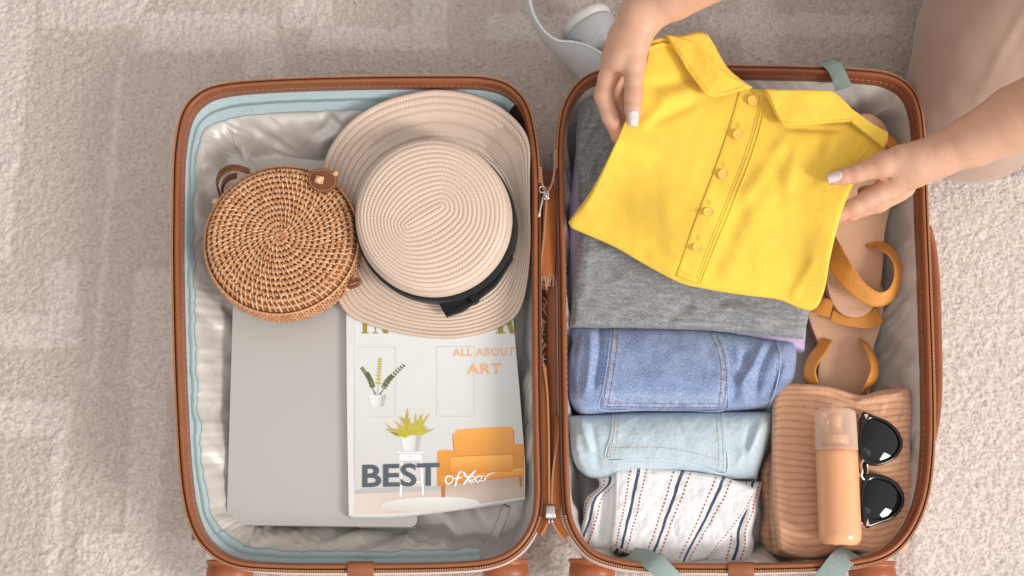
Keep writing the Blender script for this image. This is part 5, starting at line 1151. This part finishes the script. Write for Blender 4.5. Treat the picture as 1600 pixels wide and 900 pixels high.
bstrap([(530, 440, .118), (548, 441, .124), (558, 436, .127), (562, 440, .127), (557, 446, .124), (545, 450, .118)], .006, 'small leather loop at the lower right', ups=(.2, -1, .4))
bstrap([(541, 449, .112), (534, 455, .113), (529, 462, .110)], .007, 'short leather tail below the knot')
# ================================================================== organic shapes from a smooth distance field
def sd_cone(p, a, b, ra, rb):
    ba = b-a; pa = p-a; h = np.clip((pa@ba)/(ba@ba), 0, 1); return np.linalg.norm(pa-h[:, None]*ba, axis=1)-(ra+(rb-ra)*h)
class Field:
    def __init__(s): s.pr = []; s.gr = []
    def cone(s, a, b, ra, rb, k=.006, sq=None): s.pr.append((np.asarray(a, float), np.asarray(b, float), ra, rb, k)); return s
    def chain(s, pts, rs, k=.006):
        for i in range(len(pts)-1): s.cone(pts[i], pts[i+1], rs[i], rs[i+1], k if i == 0 else min(k, .004))
        return s
    def groove(s, a, b, w, depth, bend=None): s.gr.append((np.asarray(a, float), np.asarray(b, float), w, depth)); return s
    def __call__(s, p):
        d = None
        for a, b, ra, rb, k in s.pr:
            e = sd_cone(p, a, b, ra, rb)
            if d is None: d = e
            else:
                h = np.clip(.5+.5*(d-e)/k, 0, 1); d = d*(1-h)+e*h-k*h*(1-h)
        for a, b, w, dep in s.gr:
            e = sd_cone(p, a, b, 0, 0); d = d+dep*np.exp(-(e/w)**2)
        return d
def nets(f, h, lo, hi):
    lo = np.asarray(lo, float); hi = np.asarray(hi, float); H = h*4; n = np.ceil((hi-lo)/H).astype(int)+1
    gx = [lo[i]+np.arange(n[i])*H for i in range(3)]; G = np.stack(np.meshgrid(*gx, indexing='ij'), -1).reshape(-1, 3); dc = f(G).reshape(n)
    m = (n-1)*4+1; near = np.abs(dc) < H*1.9; 
    # fine mask: blow up cells
    fine = np.full(m, 1.0, np.float32); sgn = np.sign(dc)
    up = np.repeat(np.repeat(np.repeat(near, 4, 0), 4, 1), 4, 2)[:m[0], :m[1], :m[2]]; us = np.repeat(np.repeat(np.repeat(sgn, 4, 0), 4, 1), 4, 2)[:m[0], :m[1], :m[2]]
    # shift so blocks are centred on coarse nodes
    up = np.roll(up, (-2, -2, -2), (0, 1, 2)); us = np.roll(us, (-2, -2, -2), (0, 1, 2)); fine = us.astype(float)
    ii = np.argwhere(up); fine[up] = f(lo+ii*h)
    a = fine < 0; c = np.zeros(m-1, int)
    for dx in (0, 1):
        for dy in (0, 1):
            for dz in (0, 1): c += a[dx:m[0]-1+dx, dy:m[1]-1+dy, dz:m[2]-1+dz]
    act = (c > 0) & (c < 8); idx = -np.ones(m-1, int); cells = np.argwhere(act); idx[act] = np.arange(len(cells))
    acc = np.zeros((len(cells), 3)); cnt = np.zeros(len(cells)); cs = [(x, y, z) for x in (0, 1) for y in (0, 1) for z in (0, 1)]
    vals = {q: fine[cells[:, 0]+q[0], cells[:, 1]+q[1], cells[:, 2]+q[2]] for q in cs}
    for q in cs:
        for ax_ in range(3):
            if q[ax_] == 0:
                r = list(q); r[ax_] = 1; r = tuple(r); va, vb = vals[q], vals[r]; cr = (va < 0) != (vb < 0); t = np.where(cr, va/(va-vb+1e-20), 0)
                pt = np.tile(np.array(q, float), (len(cells), 1)); pt[:, ax_] += t; acc[cr] += pt[cr]; cnt[cr] += 1
    V = lo+(cells+acc/np.maximum(cnt, 1)[:, None])*h; F = []
    for ax_ in range(3):
        u, w = [(1, 2), (2, 0), (0, 1)][ax_]; sl0 = [slice(None)]*3; sl1 = [slice(None)]*3; sl0[ax_] = slice(0, m[ax_]-1); sl1[ax_] = slice(1, m[ax_])
        A, B = a[tuple(sl0)], a[tuple(sl1)]; e = np.argwhere(A != B); e = e[(e[:, u] > 0) & (e[:, w] > 0) & (e[:, u] < m[u]-1) & (e[:, w] < m[w]-1)]
        s_in = A[e[:, 0], e[:, 1], e[:, 2]]
        def g(du, dw): q = e.copy(); q[:, u] -= du; q[:, w] -= dw; return idx[q[:, 0], q[:, 1], q[:, 2]]
        Q = np.stack([g(1, 1), g(0, 1), g(0, 0), g(1, 0)], -1); Q = np.where(s_in[:, None], Q, Q[:, ::-1]); F.append(Q[(Q >= 0).all(1)])
    F = np.vstack(F)
    for _ in range(3):   # settle vertices on the surface
        d = f(V); e = h*.3; gr = np.stack([f(V+np.eye(3)[k]*e)-f(V-np.eye(3)[k]*e) for k in range(3)], -1)/(2*e); L = (gr**2).sum(1)[:, None]; V = V-np.clip(d[:, None]*gr/np.maximum(L, .2), -h, h)
    return V, F
V3 = lambda x, y, z: P(x, y, z)

# ---------------------------------------------------------------- yellow polo
m_yel = fabric('yellow_pique', (.87, .57, .078), .0030, .9, .2, .16, .04, 60, 900, twill=True, wave=.8); nd = N(m_yel)
def zpolo(X, Y, U, V):
    lift = .246-.012*np.sin(U*PI)*(V < 2)-.004*U
    low = .150+.004*np.sin(U*PI*1.5)
    t = sstep(.50, 1.02, V); return lift*(1-t)+low*t
def wr_y(X, Y, U, V):
    w = .0022*fbm(X/130, Y/130, 2, 101)+.0007*fbm(X/45+Y/160, Y/60-X/90, 2, 103)
    C = lambda *a: crease(X, Y, *a)
    w += C(1010, 135, 1090, 118, 11, -.0045, -4)+C(1020, 155, 1110, 135, 12, .0035)+C(1000, 200, 1050, 150, 10, .003)+C(1020, 190, 1090, 160, 8, -.003)
    w += C(1345, 195, 1388, 222, 6, -.004)+C(1180, 430, 1230, 250, 22, .003, 10)+C(1110, 440, 1165, 300, 14, -.0024, -6)+C(1130, 440, 1190, 320, 16, .003, 5)
    w += C(1150, 330, 1240, 200, 12, .003)+C(1200, 240, 1215, 330, 14, -.003, 6)+C(1250, 210, 1230, 300, 12, .003)+C(1280, 215, 1270, 290, 10, -.0025)
    w += C(1310, 195, 1300, 290, 14, .0035, -8)+C(1345, 215, 1325, 262, 9, -.004)+C(1360, 225, 1330, 255, 6, .004)+C(935, 260, 905, 335, 14, .0035)+C(1235, 470, 1275, 400, 9, .003)+C(960, 330, 990, 250, 20, -.0022)
    w += C(1040, 300, 1060, 420, 16, .0018)+C(1265, 300, 1235, 470, 26, -.0025)+C(1010, 395, 1090, 440, 8, .002)+C(1225, 200, 1320, 205, 5, -.003)
    return w
po = thing('polo_shirt', 'folded yellow polo shirt held up by both hands above the suitcase', 'polo shirt', tuple(P(1150, 300, .2)))
PB = Patch('folded_body', m_yel, po, [(1012, 72), (1024, 62), (1045, 57), (1085, 62), (1120, 96), (1160, 133), (1178, 139), (1196, 141), (1245, 146), (1300, 150), (1345, 184), (1387, 208)], [(1387, 208), (1386, 222), (1372, 240), (1350, 268), (1334, 290), (1318, 325), (1306, 365), (1297, 405), (1289, 450), (1278, 478), (1266, 486)],
           [(888, 347), (893, 356), (915, 366), (960, 386), (1005, 412), (1060, 441), (1100, 451), (1160, 461), (1215, 468), (1245, 480), (1266, 486)], [(1012, 72), (1008, 100), (996, 140), (982, 175), (965, 215), (945, 258), (922, 300), (900, 330), (888, 347)],
           zpolo, lambda X, Y: np.interp(Y, [40, 300, 500], [.234, .215, .138]), 300, 260, (.005, .006, .005, .010), drop=.0045, wr=wr_y, under=True, taper=.003)
CL = lambda off: pz(PB, off)
m_yc = m_yel
# back collar stand hump, collar flaps, right shoulder fold
Patch('collar_stand', m_yc, po, [(1040, 54), (1065, 55), (1088, 50), (1104, 53), (1114, 66)], [(1114, 66), (1135, 103), (1155, 122), (1176, 137)], [(1080, 110), (1120, 130), (1150, 134), (1176, 137)], [(1040, 54), (1055, 80), (1080, 110)], lambda X, Y, U, V: .252+.006*np.sin(PI*U)*(1-V), .244, 60, 50, (.004, .005, .005, .004), drop=.004, wr=lambda X, Y, U, V: .0008*fbm(X/30, Y/30, 2, 3))
fl1 = Patch('collar_flap', m_yc, po, [(1041, 54), (1060, 58), (1080, 64), (1092, 72), (1112, 95), (1140, 118), (1172, 136)], [(1172, 136), (1150, 143), (1117, 153)], [(1073, 108), (1089, 130), (1103, 148), (1117, 153)], [(1041, 54), (1055, 76), (1073, 108)],
      lambda X, Y, U, V: .2565+.004*np.sin(PI*np.clip(U, 0, 1))*(1-V)-.006*V+.0*U, .247, 110, 60, (.0012, .0012, .004, .0012), drop=.0016, taper=.0008, wr=lambda X, Y, U, V: .0006*fbm(X/25, Y/25, 3, 5)+.0015*noise(X/40, Y/40, 8), label='left collar flap')
fl2 = Patch('collar_flap', m_yc, po, [(1196, 139), (1220, 140), (1255, 140), (1285, 141), (1301, 143), (1322, 160), (1345, 187)], [(1345, 187), (1344, 188), (1343, 189.5)], [(1223, 195), (1260, 195), (1300, 191), (1343, 189.5)], [(1196, 139), (1205, 160), (1214, 180), (1223, 195)],
      lambda X, Y, U, V: .254+.003*np.sin(PI*U)*(1-V)-.004*V, .243, 110, 50, (.0012, .001, .004, .0012), drop=.0016, taper=.0008, wr=lambda X, Y, U, V: .0006*fbm(X/25, Y/25, 3, 15)+.0014*noise(X/40, Y/40, 9), label='right collar flap')
Patch('shoulder_fold', m_yc, po, [(1302, 150), (1340, 176), (1362, 192), (1388, 207)], [(1388, 207), (1386, 220), (1381, 233)], [(1332, 192), (1352, 208), (1368, 221), (1381, 233)], [(1302, 150), (1318, 172), (1332, 192)], lambda X, Y, U, V: .2525-.002*V, .243, 50, 40, (.002, .003, .003, .002), drop=.003, taper=.001, wr=lambda X, Y, U, V: .0008*fbm(X/25, Y/25, 2, 25))
for q in ([(1014, 68), (1030, 62), (1048, 63), (1062, 70)], [(1013, 76), (1030, 70), (1048, 71), (1066, 79)]): mesh('neck_fold', *tube(PB.path(q, .001), .0022, 10), m_yc, po)
# placket, seams, buttons
pl = Patch('placket', m_yc, po, [(1157, 141), (1168, 138), (1180, 139), (1192, 143)], [(1192, 143), (1186, 185), (1166, 250), (1138, 320), (1112, 385), (1090, 444)], [(1057, 432), (1072, 439), (1090, 444)], [(1157, 141), (1140, 200), (1112, 280), (1082, 360), (1057, 432)],
      pz(PB, .0012), 0, 36, 200, (.0012,)*4, drop=.0014, skirt=False, wr=lambda X, Y, U, V: .0004*fbm(X/20, Y/35, 2, 35))
m_yt = mat('yellow_thread', (.60, .34, .03), .8)
mesh('placket_edge', *tube(PB.path([(1192, 143), (1186, 185), (1166, 250), (1138, 320), (1112, 385), (1090, 444)], .0013, 160), .0008, 8), m_yc, pl.o)
mesh('placket_edge', *tube(PB.path([(1197, 145), (1192, 185), (1172, 252), (1144, 322), (1117, 387), (1095, 443)], .0004, 160), .0010, 8), m_yc, pl.o)
mesh('placket_edge', *tube(PB.path([(1157, 141), (1140, 200), (1112, 280), (1082, 360), (1057, 432)], .0010, 160), .0006, 8), m_yc, pl.o)
seam(pl, [[(1060, 422), (1075, 429), (1091, 434)], [(1057, 430), (1073, 437), (1089, 442)], [(1153, 155), (1137, 205), (1112, 275), (1083, 352), (1062, 420)], [(1187, 150), (1181, 188), (1161, 250), (1134, 318), (1108, 382), (1088, 436)]], m_yt, pl.o, .0022, .0014, .0003, .0006)
seam(fl1, [[(1046, 60), (1061, 78), (1080, 107), (1096, 128), (1108, 143)], [(1122, 146), (1148, 139), (1165, 135)]], m_yt, fl1.o, .0022, .0014, .00025, .0003); seam(fl2, [[(1202, 146), (1210, 165), (1220, 184), (1227, 191), (1260, 191), (1300, 188), (1335, 186)]], m_yt, fl2.o, .0022, .0014, .00025, .0003)
m_btn = mat('yellow_button', (.88, .55, .10), .3, spec=.6, coat=.2); m_hole = mat('buttonhole_thread', (.50, .27, .03), .8)
for bx_, by_ in ((1176, 157), (1153, 211), (1130, 273), (1107, 332), (1090, 387)):
    zc = float(PB.z(bx_, by_)[0])+.0048; c = P(bx_, by_, zc); a = np.linspace(0, 2*PI, 28, endpoint=False); rows = []
    for r, h in ((.0058, -.0012), (.0064, -.0004), (.0064, .0008), (.0059, .0014), (.0052, .0013), (.0046, .0006), (.0, .0005)): rows.append(np.stack([c[0]+r*np.cos(a), c[1]+r*np.sin(a), np.full(28, c[2]+h)], -1))
    b_ = mesh('button', np.array(rows).reshape(-1, 3), gridF(28, 7, True)[:, ::-1], m_btn, po, smooth=False)
    for dx, dy in ((-1, .6), (1, -.6)): mesh('thread_hole', *ball(c+np.array([dx*.0014, dy*.0014, .0006]), .0006, 8, 6, (1, 1, .4)), m_hole, b_)
    q = PB.path([(bx_+1, by_-11), (bx_+2, by_-19 if by_ > 200 else by_-13)], .0032, 12); mesh('buttonhole', *tube(q, .0004, 6), m_yt, pl.o)

# ---------------------------------------------------------------- person
m_skin = mat('skin', (.70, .42, .30), .45, spec=.4, sss=.15); nd = N(m_skin)
fl_ = nd.attr('flush'); c = nd.mix(nd.noise(26, 4), (.59, .315, .20), (.76, .475, .345)); c = nd.mix(nd.math('MULTIPLY', fl_, .55), c, (.62, .235, .15)); c = nd.mix(nd.math('MULTIPLY', nd.noise(300, 4), .35), c, (.50, .24, .15)); nd.col(c); nd.bump(nd.noise((900, 900, 900), 4), .22, .0005); nd.bump(nd.noise(220, 3), .12, .0008)
pe = thing('person', 'kneeling person in pale pink beige trousers holding the yellow polo with both hands', 'person', tuple(P(1600, -40, 0)))
# hand at the top of the shirt
HL = Field()
Wl = V3(1003, 20, .278)
HL.chain([V3(1260, -130, .40), V3(1130, -52, .335), V3(1052, -6, .298), Wl], [.036, .035, .0285, .0240], .02)
HL.chain([Wl, V3(985, 58, .270), V3(970, 92, .262)], [.0225, .0215, .0195], .016)
HL.chain([V3(998, 40, .276), V3(992, 75, .271), V3(990, 100, .267)], [.0165, .0150, .0135], .014)
HL.chain([V3(990, 98, .267), V3(990, 125, .2655), V3(989.5, 150, .262), V3(989, 170, .2595), V3(988.5, 187, .2575)], [.0135, .0108, .0108, .0098, .0080], .007)
HL.chain([V3(975, 60, .262), V3(961, 92, .252)], [.019, .0150], .013)
HL.chain([V3(960, 92, .252), V3(950, 122, .246), V3(943, 148, .240)], [.0140, .0118, .0112], .007)
HL.chain([V3(943, 150, .240), V3(953, 182, .235), V3(967, 212, .228), V3(990, 236, .224)], [.0114, .0100, .0094, .0075], .004)
HL.chain([V3(970, 92, .236), V3(957, 150, .219), V3(990, 200, .206)], [.0155, .0115, .009], .006)
HL.chain([V3(980, 88, .224), V3(968, 140, .202), V3(1004, 184, .192)], [.0145, .0110, .0085], .006)
HL.chain([V3(990, 82, .214), V3(982, 126, .190), V3(1014, 164, .182)], [.0135, .0098, .008], .006)
top = lambda x, y, z: V3(x, y, z)
for dy, dp in ((0, .0012), (4.5, .0010), (-4.5, .0008)): HL.groove(top(978, 150+dy, .2725), top(1000, 148+dy, .2725), .0011, dp)
for (x0, y0, x1, y1) in ((1012, 52, 985, 30), (1014, 46, 992, 24), (1010, 60, 982, 44)): HL.groove(top(x0, y0, .292), top(x1, y1, .302), .0013, .0010)
HL.groove(top(966, 108, .262), top(972, 150, .250), .003, .0025)
# hand at the right edge of the shirt
HR = Field()
Wr = V3(1462, 246, .278)
HR.chain([V3(1780, 95, .42), V3(1690, 138, .385), V3(1590, 184, .333), V3(1520, 220, .299), Wr], [.040, .041, .0375, .0300, .0222], .02)
HR.chain([Wr, V3(1435, 256, .272), V3(1408, 264, .262)], [.0218, .0235, .0210], .014)
HR.chain([V3(1440, 246, .276), V3(1408, 249, .272), V3(1380, 258, .267)], [.0160, .0160, .0148], .012)
HR.chain([V3(1380, 258, .267), V3(1358, 265, .263), V3(1338, 271, .259), V3(1320, 275, .2555), V3(1303, 279, .2525)], [.0146, .0112, .0110, .0098, .0080], .007)
HR.chain([V3(1420, 272, .262), V3(1394, 290, .249)], [.0185, .0150], .010)
HR.chain([V3(1396, 289, .249), V3(1375, 302, .245), V3(1358, 311, .240)], [.0145, .0125, .0120], .006)
HR.chain([V3(1358, 311, .240), V3(1335, 324, .234), V3(1312, 334, .228), V3(1285, 336, .222)], [.0120, .0104, .0095, .0075], .004)
HR.chain([V3(1404, 296, .232), V3(1372, 317, .222), V3(1330, 332, .212), V3(1295, 330, .206)], [.0150, .0118, .0095, .008], .005)
HR.chain([V3(1412, 292, .216), V3(1380, 310, .203), V3(1335, 322, .194)], [.014, .0108, .0085], .005)
HR.chain([V3(1420, 284, .206), V3(1392, 296, .190), V3(1350, 300, .182)], [.0125, .0095, .008], .005)
for dx, dp in ((0, .0012), (5, .0010), (-5, .0008)): HR.groove(V3(1336+dx, 262, .2715), V3(1340+dx, 284, .2715), .0011, dp)
HR.groove(V3(1362, 284, .262), V3(1394, 277, .268), .0022, .0020)
HR.groove(V3(1446, 232, .300), V3(1452, 262, .300), .0016, .0006)
parts_V, parts_F, off = [], [], 0
def bounds(fd):
    A_ = np.vstack([np.vstack([a-ra-.004, b-rb-.004]) for a, b, ra, rb, k in fd.pr]).min(0); B_ = np.vstack([np.vstack([a+ra+.004, b+rb+.004]) for a, b, ra, rb, k in fd.pr]).max(0); return A_-.004, B_+.004
for fd in (HL, HR):
    v_, f_q = nets(fd, .0020, *bounds(fd)); parts_V.append(v_); parts_F.append(f_q+off); off += len(v_)
# torso and upper arms well outside the frame, same body mesh
eL = V3(1260, -130, .40); eR = V3(1780, 95, .42); sLf = np.array([.64, .86, .74]); sRt = np.array([1.02, .66, .74]); nk = (sLf+sRt)/2+[.03, .05, .06]
BD = Field(); BD.chain([eL, (eL+sLf)/2, sLf], [.036, .042, .052], .03); BD.chain([eR, (eR+sRt)/2, sRt], [.040, .044, .052], .03)
BD.chain([sLf, nk-[0, 0, .04], sRt], [.055, .07, .055], .05); hip = np.array([1.02, .98, .28]); BD.chain([nk-[0, 0, .08], (nk+hip)/2, hip], [.11, .12, .13], .05)
hd = nk+np.array([-.05, -.04, .19]); BD.chain([nk, hd-[0, 0, .07]], [.05, .048], .03); BD.chain([hd-[.02, .015, .05], hd+[.0, 0, .04]], [.062, .088], .02)
v_, f_q = nets(BD, .0085, *bounds(BD)); parts_V.append(v_); parts_F.append(f_q+off)
body = mesh('body', np.vstack(parts_V), np.vstack(parts_F), m_skin, pe)
bv = np.vstack(parts_V); fl_a = np.zeros(len(bv))
for (x, y, z_, r_, k_) in ((989, 149, .272, .010, .7), (988, 190, .262, .011, .9), (966, 128, .250, .014, .9), (931, 150, .240, .012, .6), (965, 212, .232, .016, .8), (960, 90, .262, .016, .35), (985, 62, .29, .02, .2),
                           (1338, 271, .270, .010, .7), (1300, 279, .262, .011, .9), (1380, 284, .258, .013, .8), (1355, 300, .250, .012, .6), (1318, 332, .236, .016, .9), (1385, 245, .282, .014, .4), (1440, 235, .296, .018, .2)):
    fl_a = np.maximum(fl_a, k_*np.exp(-(np.linalg.norm(bv-P(x, y, z_), axis=1)/r_)**2))
attr(body, 'flush', fl_a)
# nails
m_nail = mat('pale_pink_nail_polish', (.70, .57, .56), .16, spec=.5, coat=.4)
def nail(base, tip, w, up, fd, label):
    """curved plate laid on the fingertip: rays dropped on the distance field"""
    base, tip, up = map(np.asarray, (base, tip, up)); ax_ = tip-base; L = np.linalg.norm(ax_); ax_ = ax_/L; up = up/np.linalg.norm(up); sd = np.cross(ax_, up); sd /= np.linalg.norm(sd); up = np.cross(sd, ax_)
    nu_, nv_ = 13, 15; rows = []
    for j in range(nv_):
        t = j/(nv_-1); wd = w*(.5*(1-(1-min(1, t*3.2))**2)**.5*.35+.5*.65+ 0) if t < .3 else w*.5
        if t > .86: wd *= 1-.35*((t-.86)/.14)**2
        for i in range(nu_):
            s_ = (i/(nu_-1)*2-1); bow = -.0011*(1-s_*s_) if t < .3 else 0
            q = base+ax_*(L*t+bow*(1-t*3.3 if t < .3 else 0))+sd*s_*wd; 
            h = .013
            for _ in range(14): h -= float(fd((q+up*h)[None])[0])*.9
            edge = .0004*(1-abs(s_)**4)*(1 if 0 < j < nv_-1 else .2)
            rows.append(q+up*(h+.00025+edge))
    Vn = np.array(rows); 
    # let the free edge run out straight past the fingertip
    Vn = Vn.reshape(nv_, nu_, 3); d_ = Vn[9]-Vn[7]; 
    for j in range(10, nv_): Vn[j] = Vn[9]+d_*.5*(j-9)*.96
    V2 = np.vstack([Vn.reshape(-1, 3), (Vn-up*.0007).reshape(-1, 3)]); n_ = nu_*nv_; F = [gridF(nu_, nv_), gridF(nu_, nv_)[:, ::-1]+n_]
    tp = np.arange(nu_); lp2 = np.concatenate([tp[:-1], np.arange(nv_-1)*nu_+nu_-1, ((nv_-1)*nu_+tp[::-1])[:-1], (np.arange(nv_)[::-1]*nu_)[:-1]]); F.append(np.stack([np.roll(lp2, -1), lp2, lp2+n_, np.roll(lp2, -1)+n_], -1))
    return mesh('fingernail', V2, F, m_nail, pe, label=label)
nail(V3(989, 177, .2585), V3(988.5, 199, .2560), .0130, (0.02, -.10, 1), HL, 'pale pink thumbnail of the hand at the collar')
nail(V3(1313, 276, .2550), V3(1292, 280.5, .2520), .0125, (-.15, .02, 1), HR, 'pale pink thumbnail of the hand at the right edge')
# trousers
m_tr = fabric('pale_rose_trouser_knit', (.47, .32, .25), .0026, .92, .4, .5, .05, 30, 900)
TR = Field(); k1 = V3(1512, 170, .098)
TR.chain([k1, V3(1570, 60, .165), V3(1660, -120, .25), hip+[-.06, -.06, .0]], [.088, .112, .128, .14], .03); TR.chain([V3(1530, 205, .066), V3(1650, 150, .055), V3(1850, 40, .05)], [.062, .058, .05], .05)
TR.chain([V3(1700, 60, .10), V3(1760, -60, .24), hip+[.06, -.02, 0]], [.09, .11, .14], .05); TR.chain([hip+[-.04, 0, -.05], hip+[.05, .1, -.06]], [.15, .15], .05)
v_, f_q = nets(TR, .0055, *bounds(TR)); 
v_[:, 2] = np.maximum(v_[:, 2], .002)
wr_ = .0030*fbm(v_[:, 0]*16+v_[:, 1]*5, v_[:, 1]*7-v_[:, 0]*6, 4, 131)+.0035*np.exp(-((v_[:, 0]-.58-.18*(v_[:, 1]-.1)-.02*np.sin(v_[:, 1]*20))/.006)**2)*sstep(.15, .3, v_[:, 1])
nrm_ = np.stack([v_[:, 0]-k1[0], v_[:, 1]-k1[1], v_[:, 2]*0+.3], -1); nrm_ /= np.linalg.norm(nrm_, axis=1)[:, None]; v_ = v_+nrm_*wr_[:, None]
tro = mesh('trousers', v_, f_q, m_tr, pe, uv=v_[:, :2]+v_[:, 2:]*.7)
# shirt sleeves and body of the garment worn, outside the frame
SH = Field(); SH.chain([(eL+sLf)/2, sLf], [.054, .064], .03); SH.chain([(eR+sRt)/2, sRt], [.056, .064], .03); SH.chain([sLf, nk-[0, 0, .055], sRt], [.062, .075, .062], .05); SH.chain([nk-[0, 0, .09], (nk+hip)/2, hip], [.122, .133, .14], .05)
v_, f_q = nets(SH, .009, *bounds(SH)); mesh('shirt', v_, f_q, fabric('white_cotton_knit', (.75, .73, .71)), pe, uv=v_[:, :2])
HA = Field(); HA.chain([hd+[.035, .03, .05], hd+[.06, .05, -.08]], [.085, .06], .03); v_, f_q = nets(HA, .008, *bounds(HA)); mesh('hair', v_, f_q, mat('brown_hair', (.09, .045, .025), .5), pe)

# ---------------------------------------------------------------- headphones
hp_ = thing('headphones', 'white over-ear headphones lying on the carpet above the suitcase', 'headphones', tuple(P(900, 40, .0)))
m_hw = mat('satin_white_plastic', (.62, .63, .63), .32, spec=.5); m_hi = mat('cool_grey_plastic', (.52, .52, .515), .35, spec=.5); m_cu = leather('white_ear_cushion', (.70, .67, .64), .5, 300, .05)
# wide band: upper edge line E (light rim) and outer skirt falling away to the lower left
E = spline([(832, -150, .10), (824, -80, .098), (822, -30, .096), (826, 0, .095), (835, 28, .094), (852, 52, .093), (872, 65, .092), (893, 67, .091), (912, 71, .090), (928, 78, .089), (945, 90, .088), (962, 108, .087)], 90)
O2 = spline([(822, -150, .045), (815, -80, .044), (814, -30, .043), (818, 5, .043), (832, 38, .043), (850, 66, .042), (872, 92, .042), (893, 110, .041), (905, 122, .040), (920, 134, .040), (945, 150, .040), (965, 165, .040)], 90)
PE, PO = P(E[:, 0], E[:, 1], E[:, 2]), P(O2[:, 0], O2[:, 1], O2[:, 2]); tE, rE, uE = frames(PE)
inn = rE if ((P(900, -40, .09)-PE[30])*rE[30]).sum() > 0 else -rE
rows = []
for f, h in ((0, 0), (.25, .006), (.5, .008), (.75, .006), (.93, .002), (1, 0)): rows.append(PO*(1-f)+PE*f-inn*h*.6+Zv*h*.4)
rows += [PE+Zv*.0012+inn*.001, PE+Zv*.001+inn*.0035]
Vb = np.array(rows); band_ = mesh('headband', Vb.reshape(-1, 3), gridF(90, len(rows)), m_hw, hp_)
rows = [PE+inn*.0034+Zv*.0012, PE+inn*.0040-Zv*.002]+[PE*(1-f)+PO*f+inn*(.0042+.004*math.sin(f*PI)) for f in (.1, .4, .7, 1)]
mesh('inner_band', np.array(rows).reshape(-1, 3), gridF(90, len(rows)), m_hi, hp_)
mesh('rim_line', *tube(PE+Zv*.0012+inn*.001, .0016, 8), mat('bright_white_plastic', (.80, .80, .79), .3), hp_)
# ear cup: a short drum lying on its side, cushion to the upper left
cA = P(930, 62, .058); axd = np.array([-.42, .82, .02]); axd /= np.linalg.norm(axd)
def drum(name, prof, m, par): 
    path = np.array([cA+axd*x for x, r in prof]); t_, r_, u_ = frames(np.array([cA, cA+axd, cA+2*axd]), False, (0, 0, 1)); Pf = circ(48, 1.0); V = path[:, None]+(r_[:1][None]*Pf[None, :, :1]+u_[:1][None]*Pf[None, :, 1:]*1.25)*np.array([r for x, r in prof])[:, None, None]
    return mesh(name, V.reshape(-1, 3), gridF(48, len(prof), True), m, par)
ec = drum('ear_cup', [(-.024, .001), (-.024, .024), (-.021, .031), (-.012, .034), (-.010, .0335), (-.009, .0345), (.000, .0365), (.014, .0375), (.018, .036), (.0185, .030)], m_hi, hp_)
drum('ear_cushion', [(.0185, .026), (.0185, .0345), (.021, .0368), (.026, .0375), (.031, .036), (.034, .032), (.0345, .026), (.031, .020), (.028, .012), (.0275, .001)], m_cu, ec)
drum('cup_ring', [(-.0115, .0340), (-.0105, .0352), (-.0095, .0352), (-.0085, .0345)], m_hw, ec)
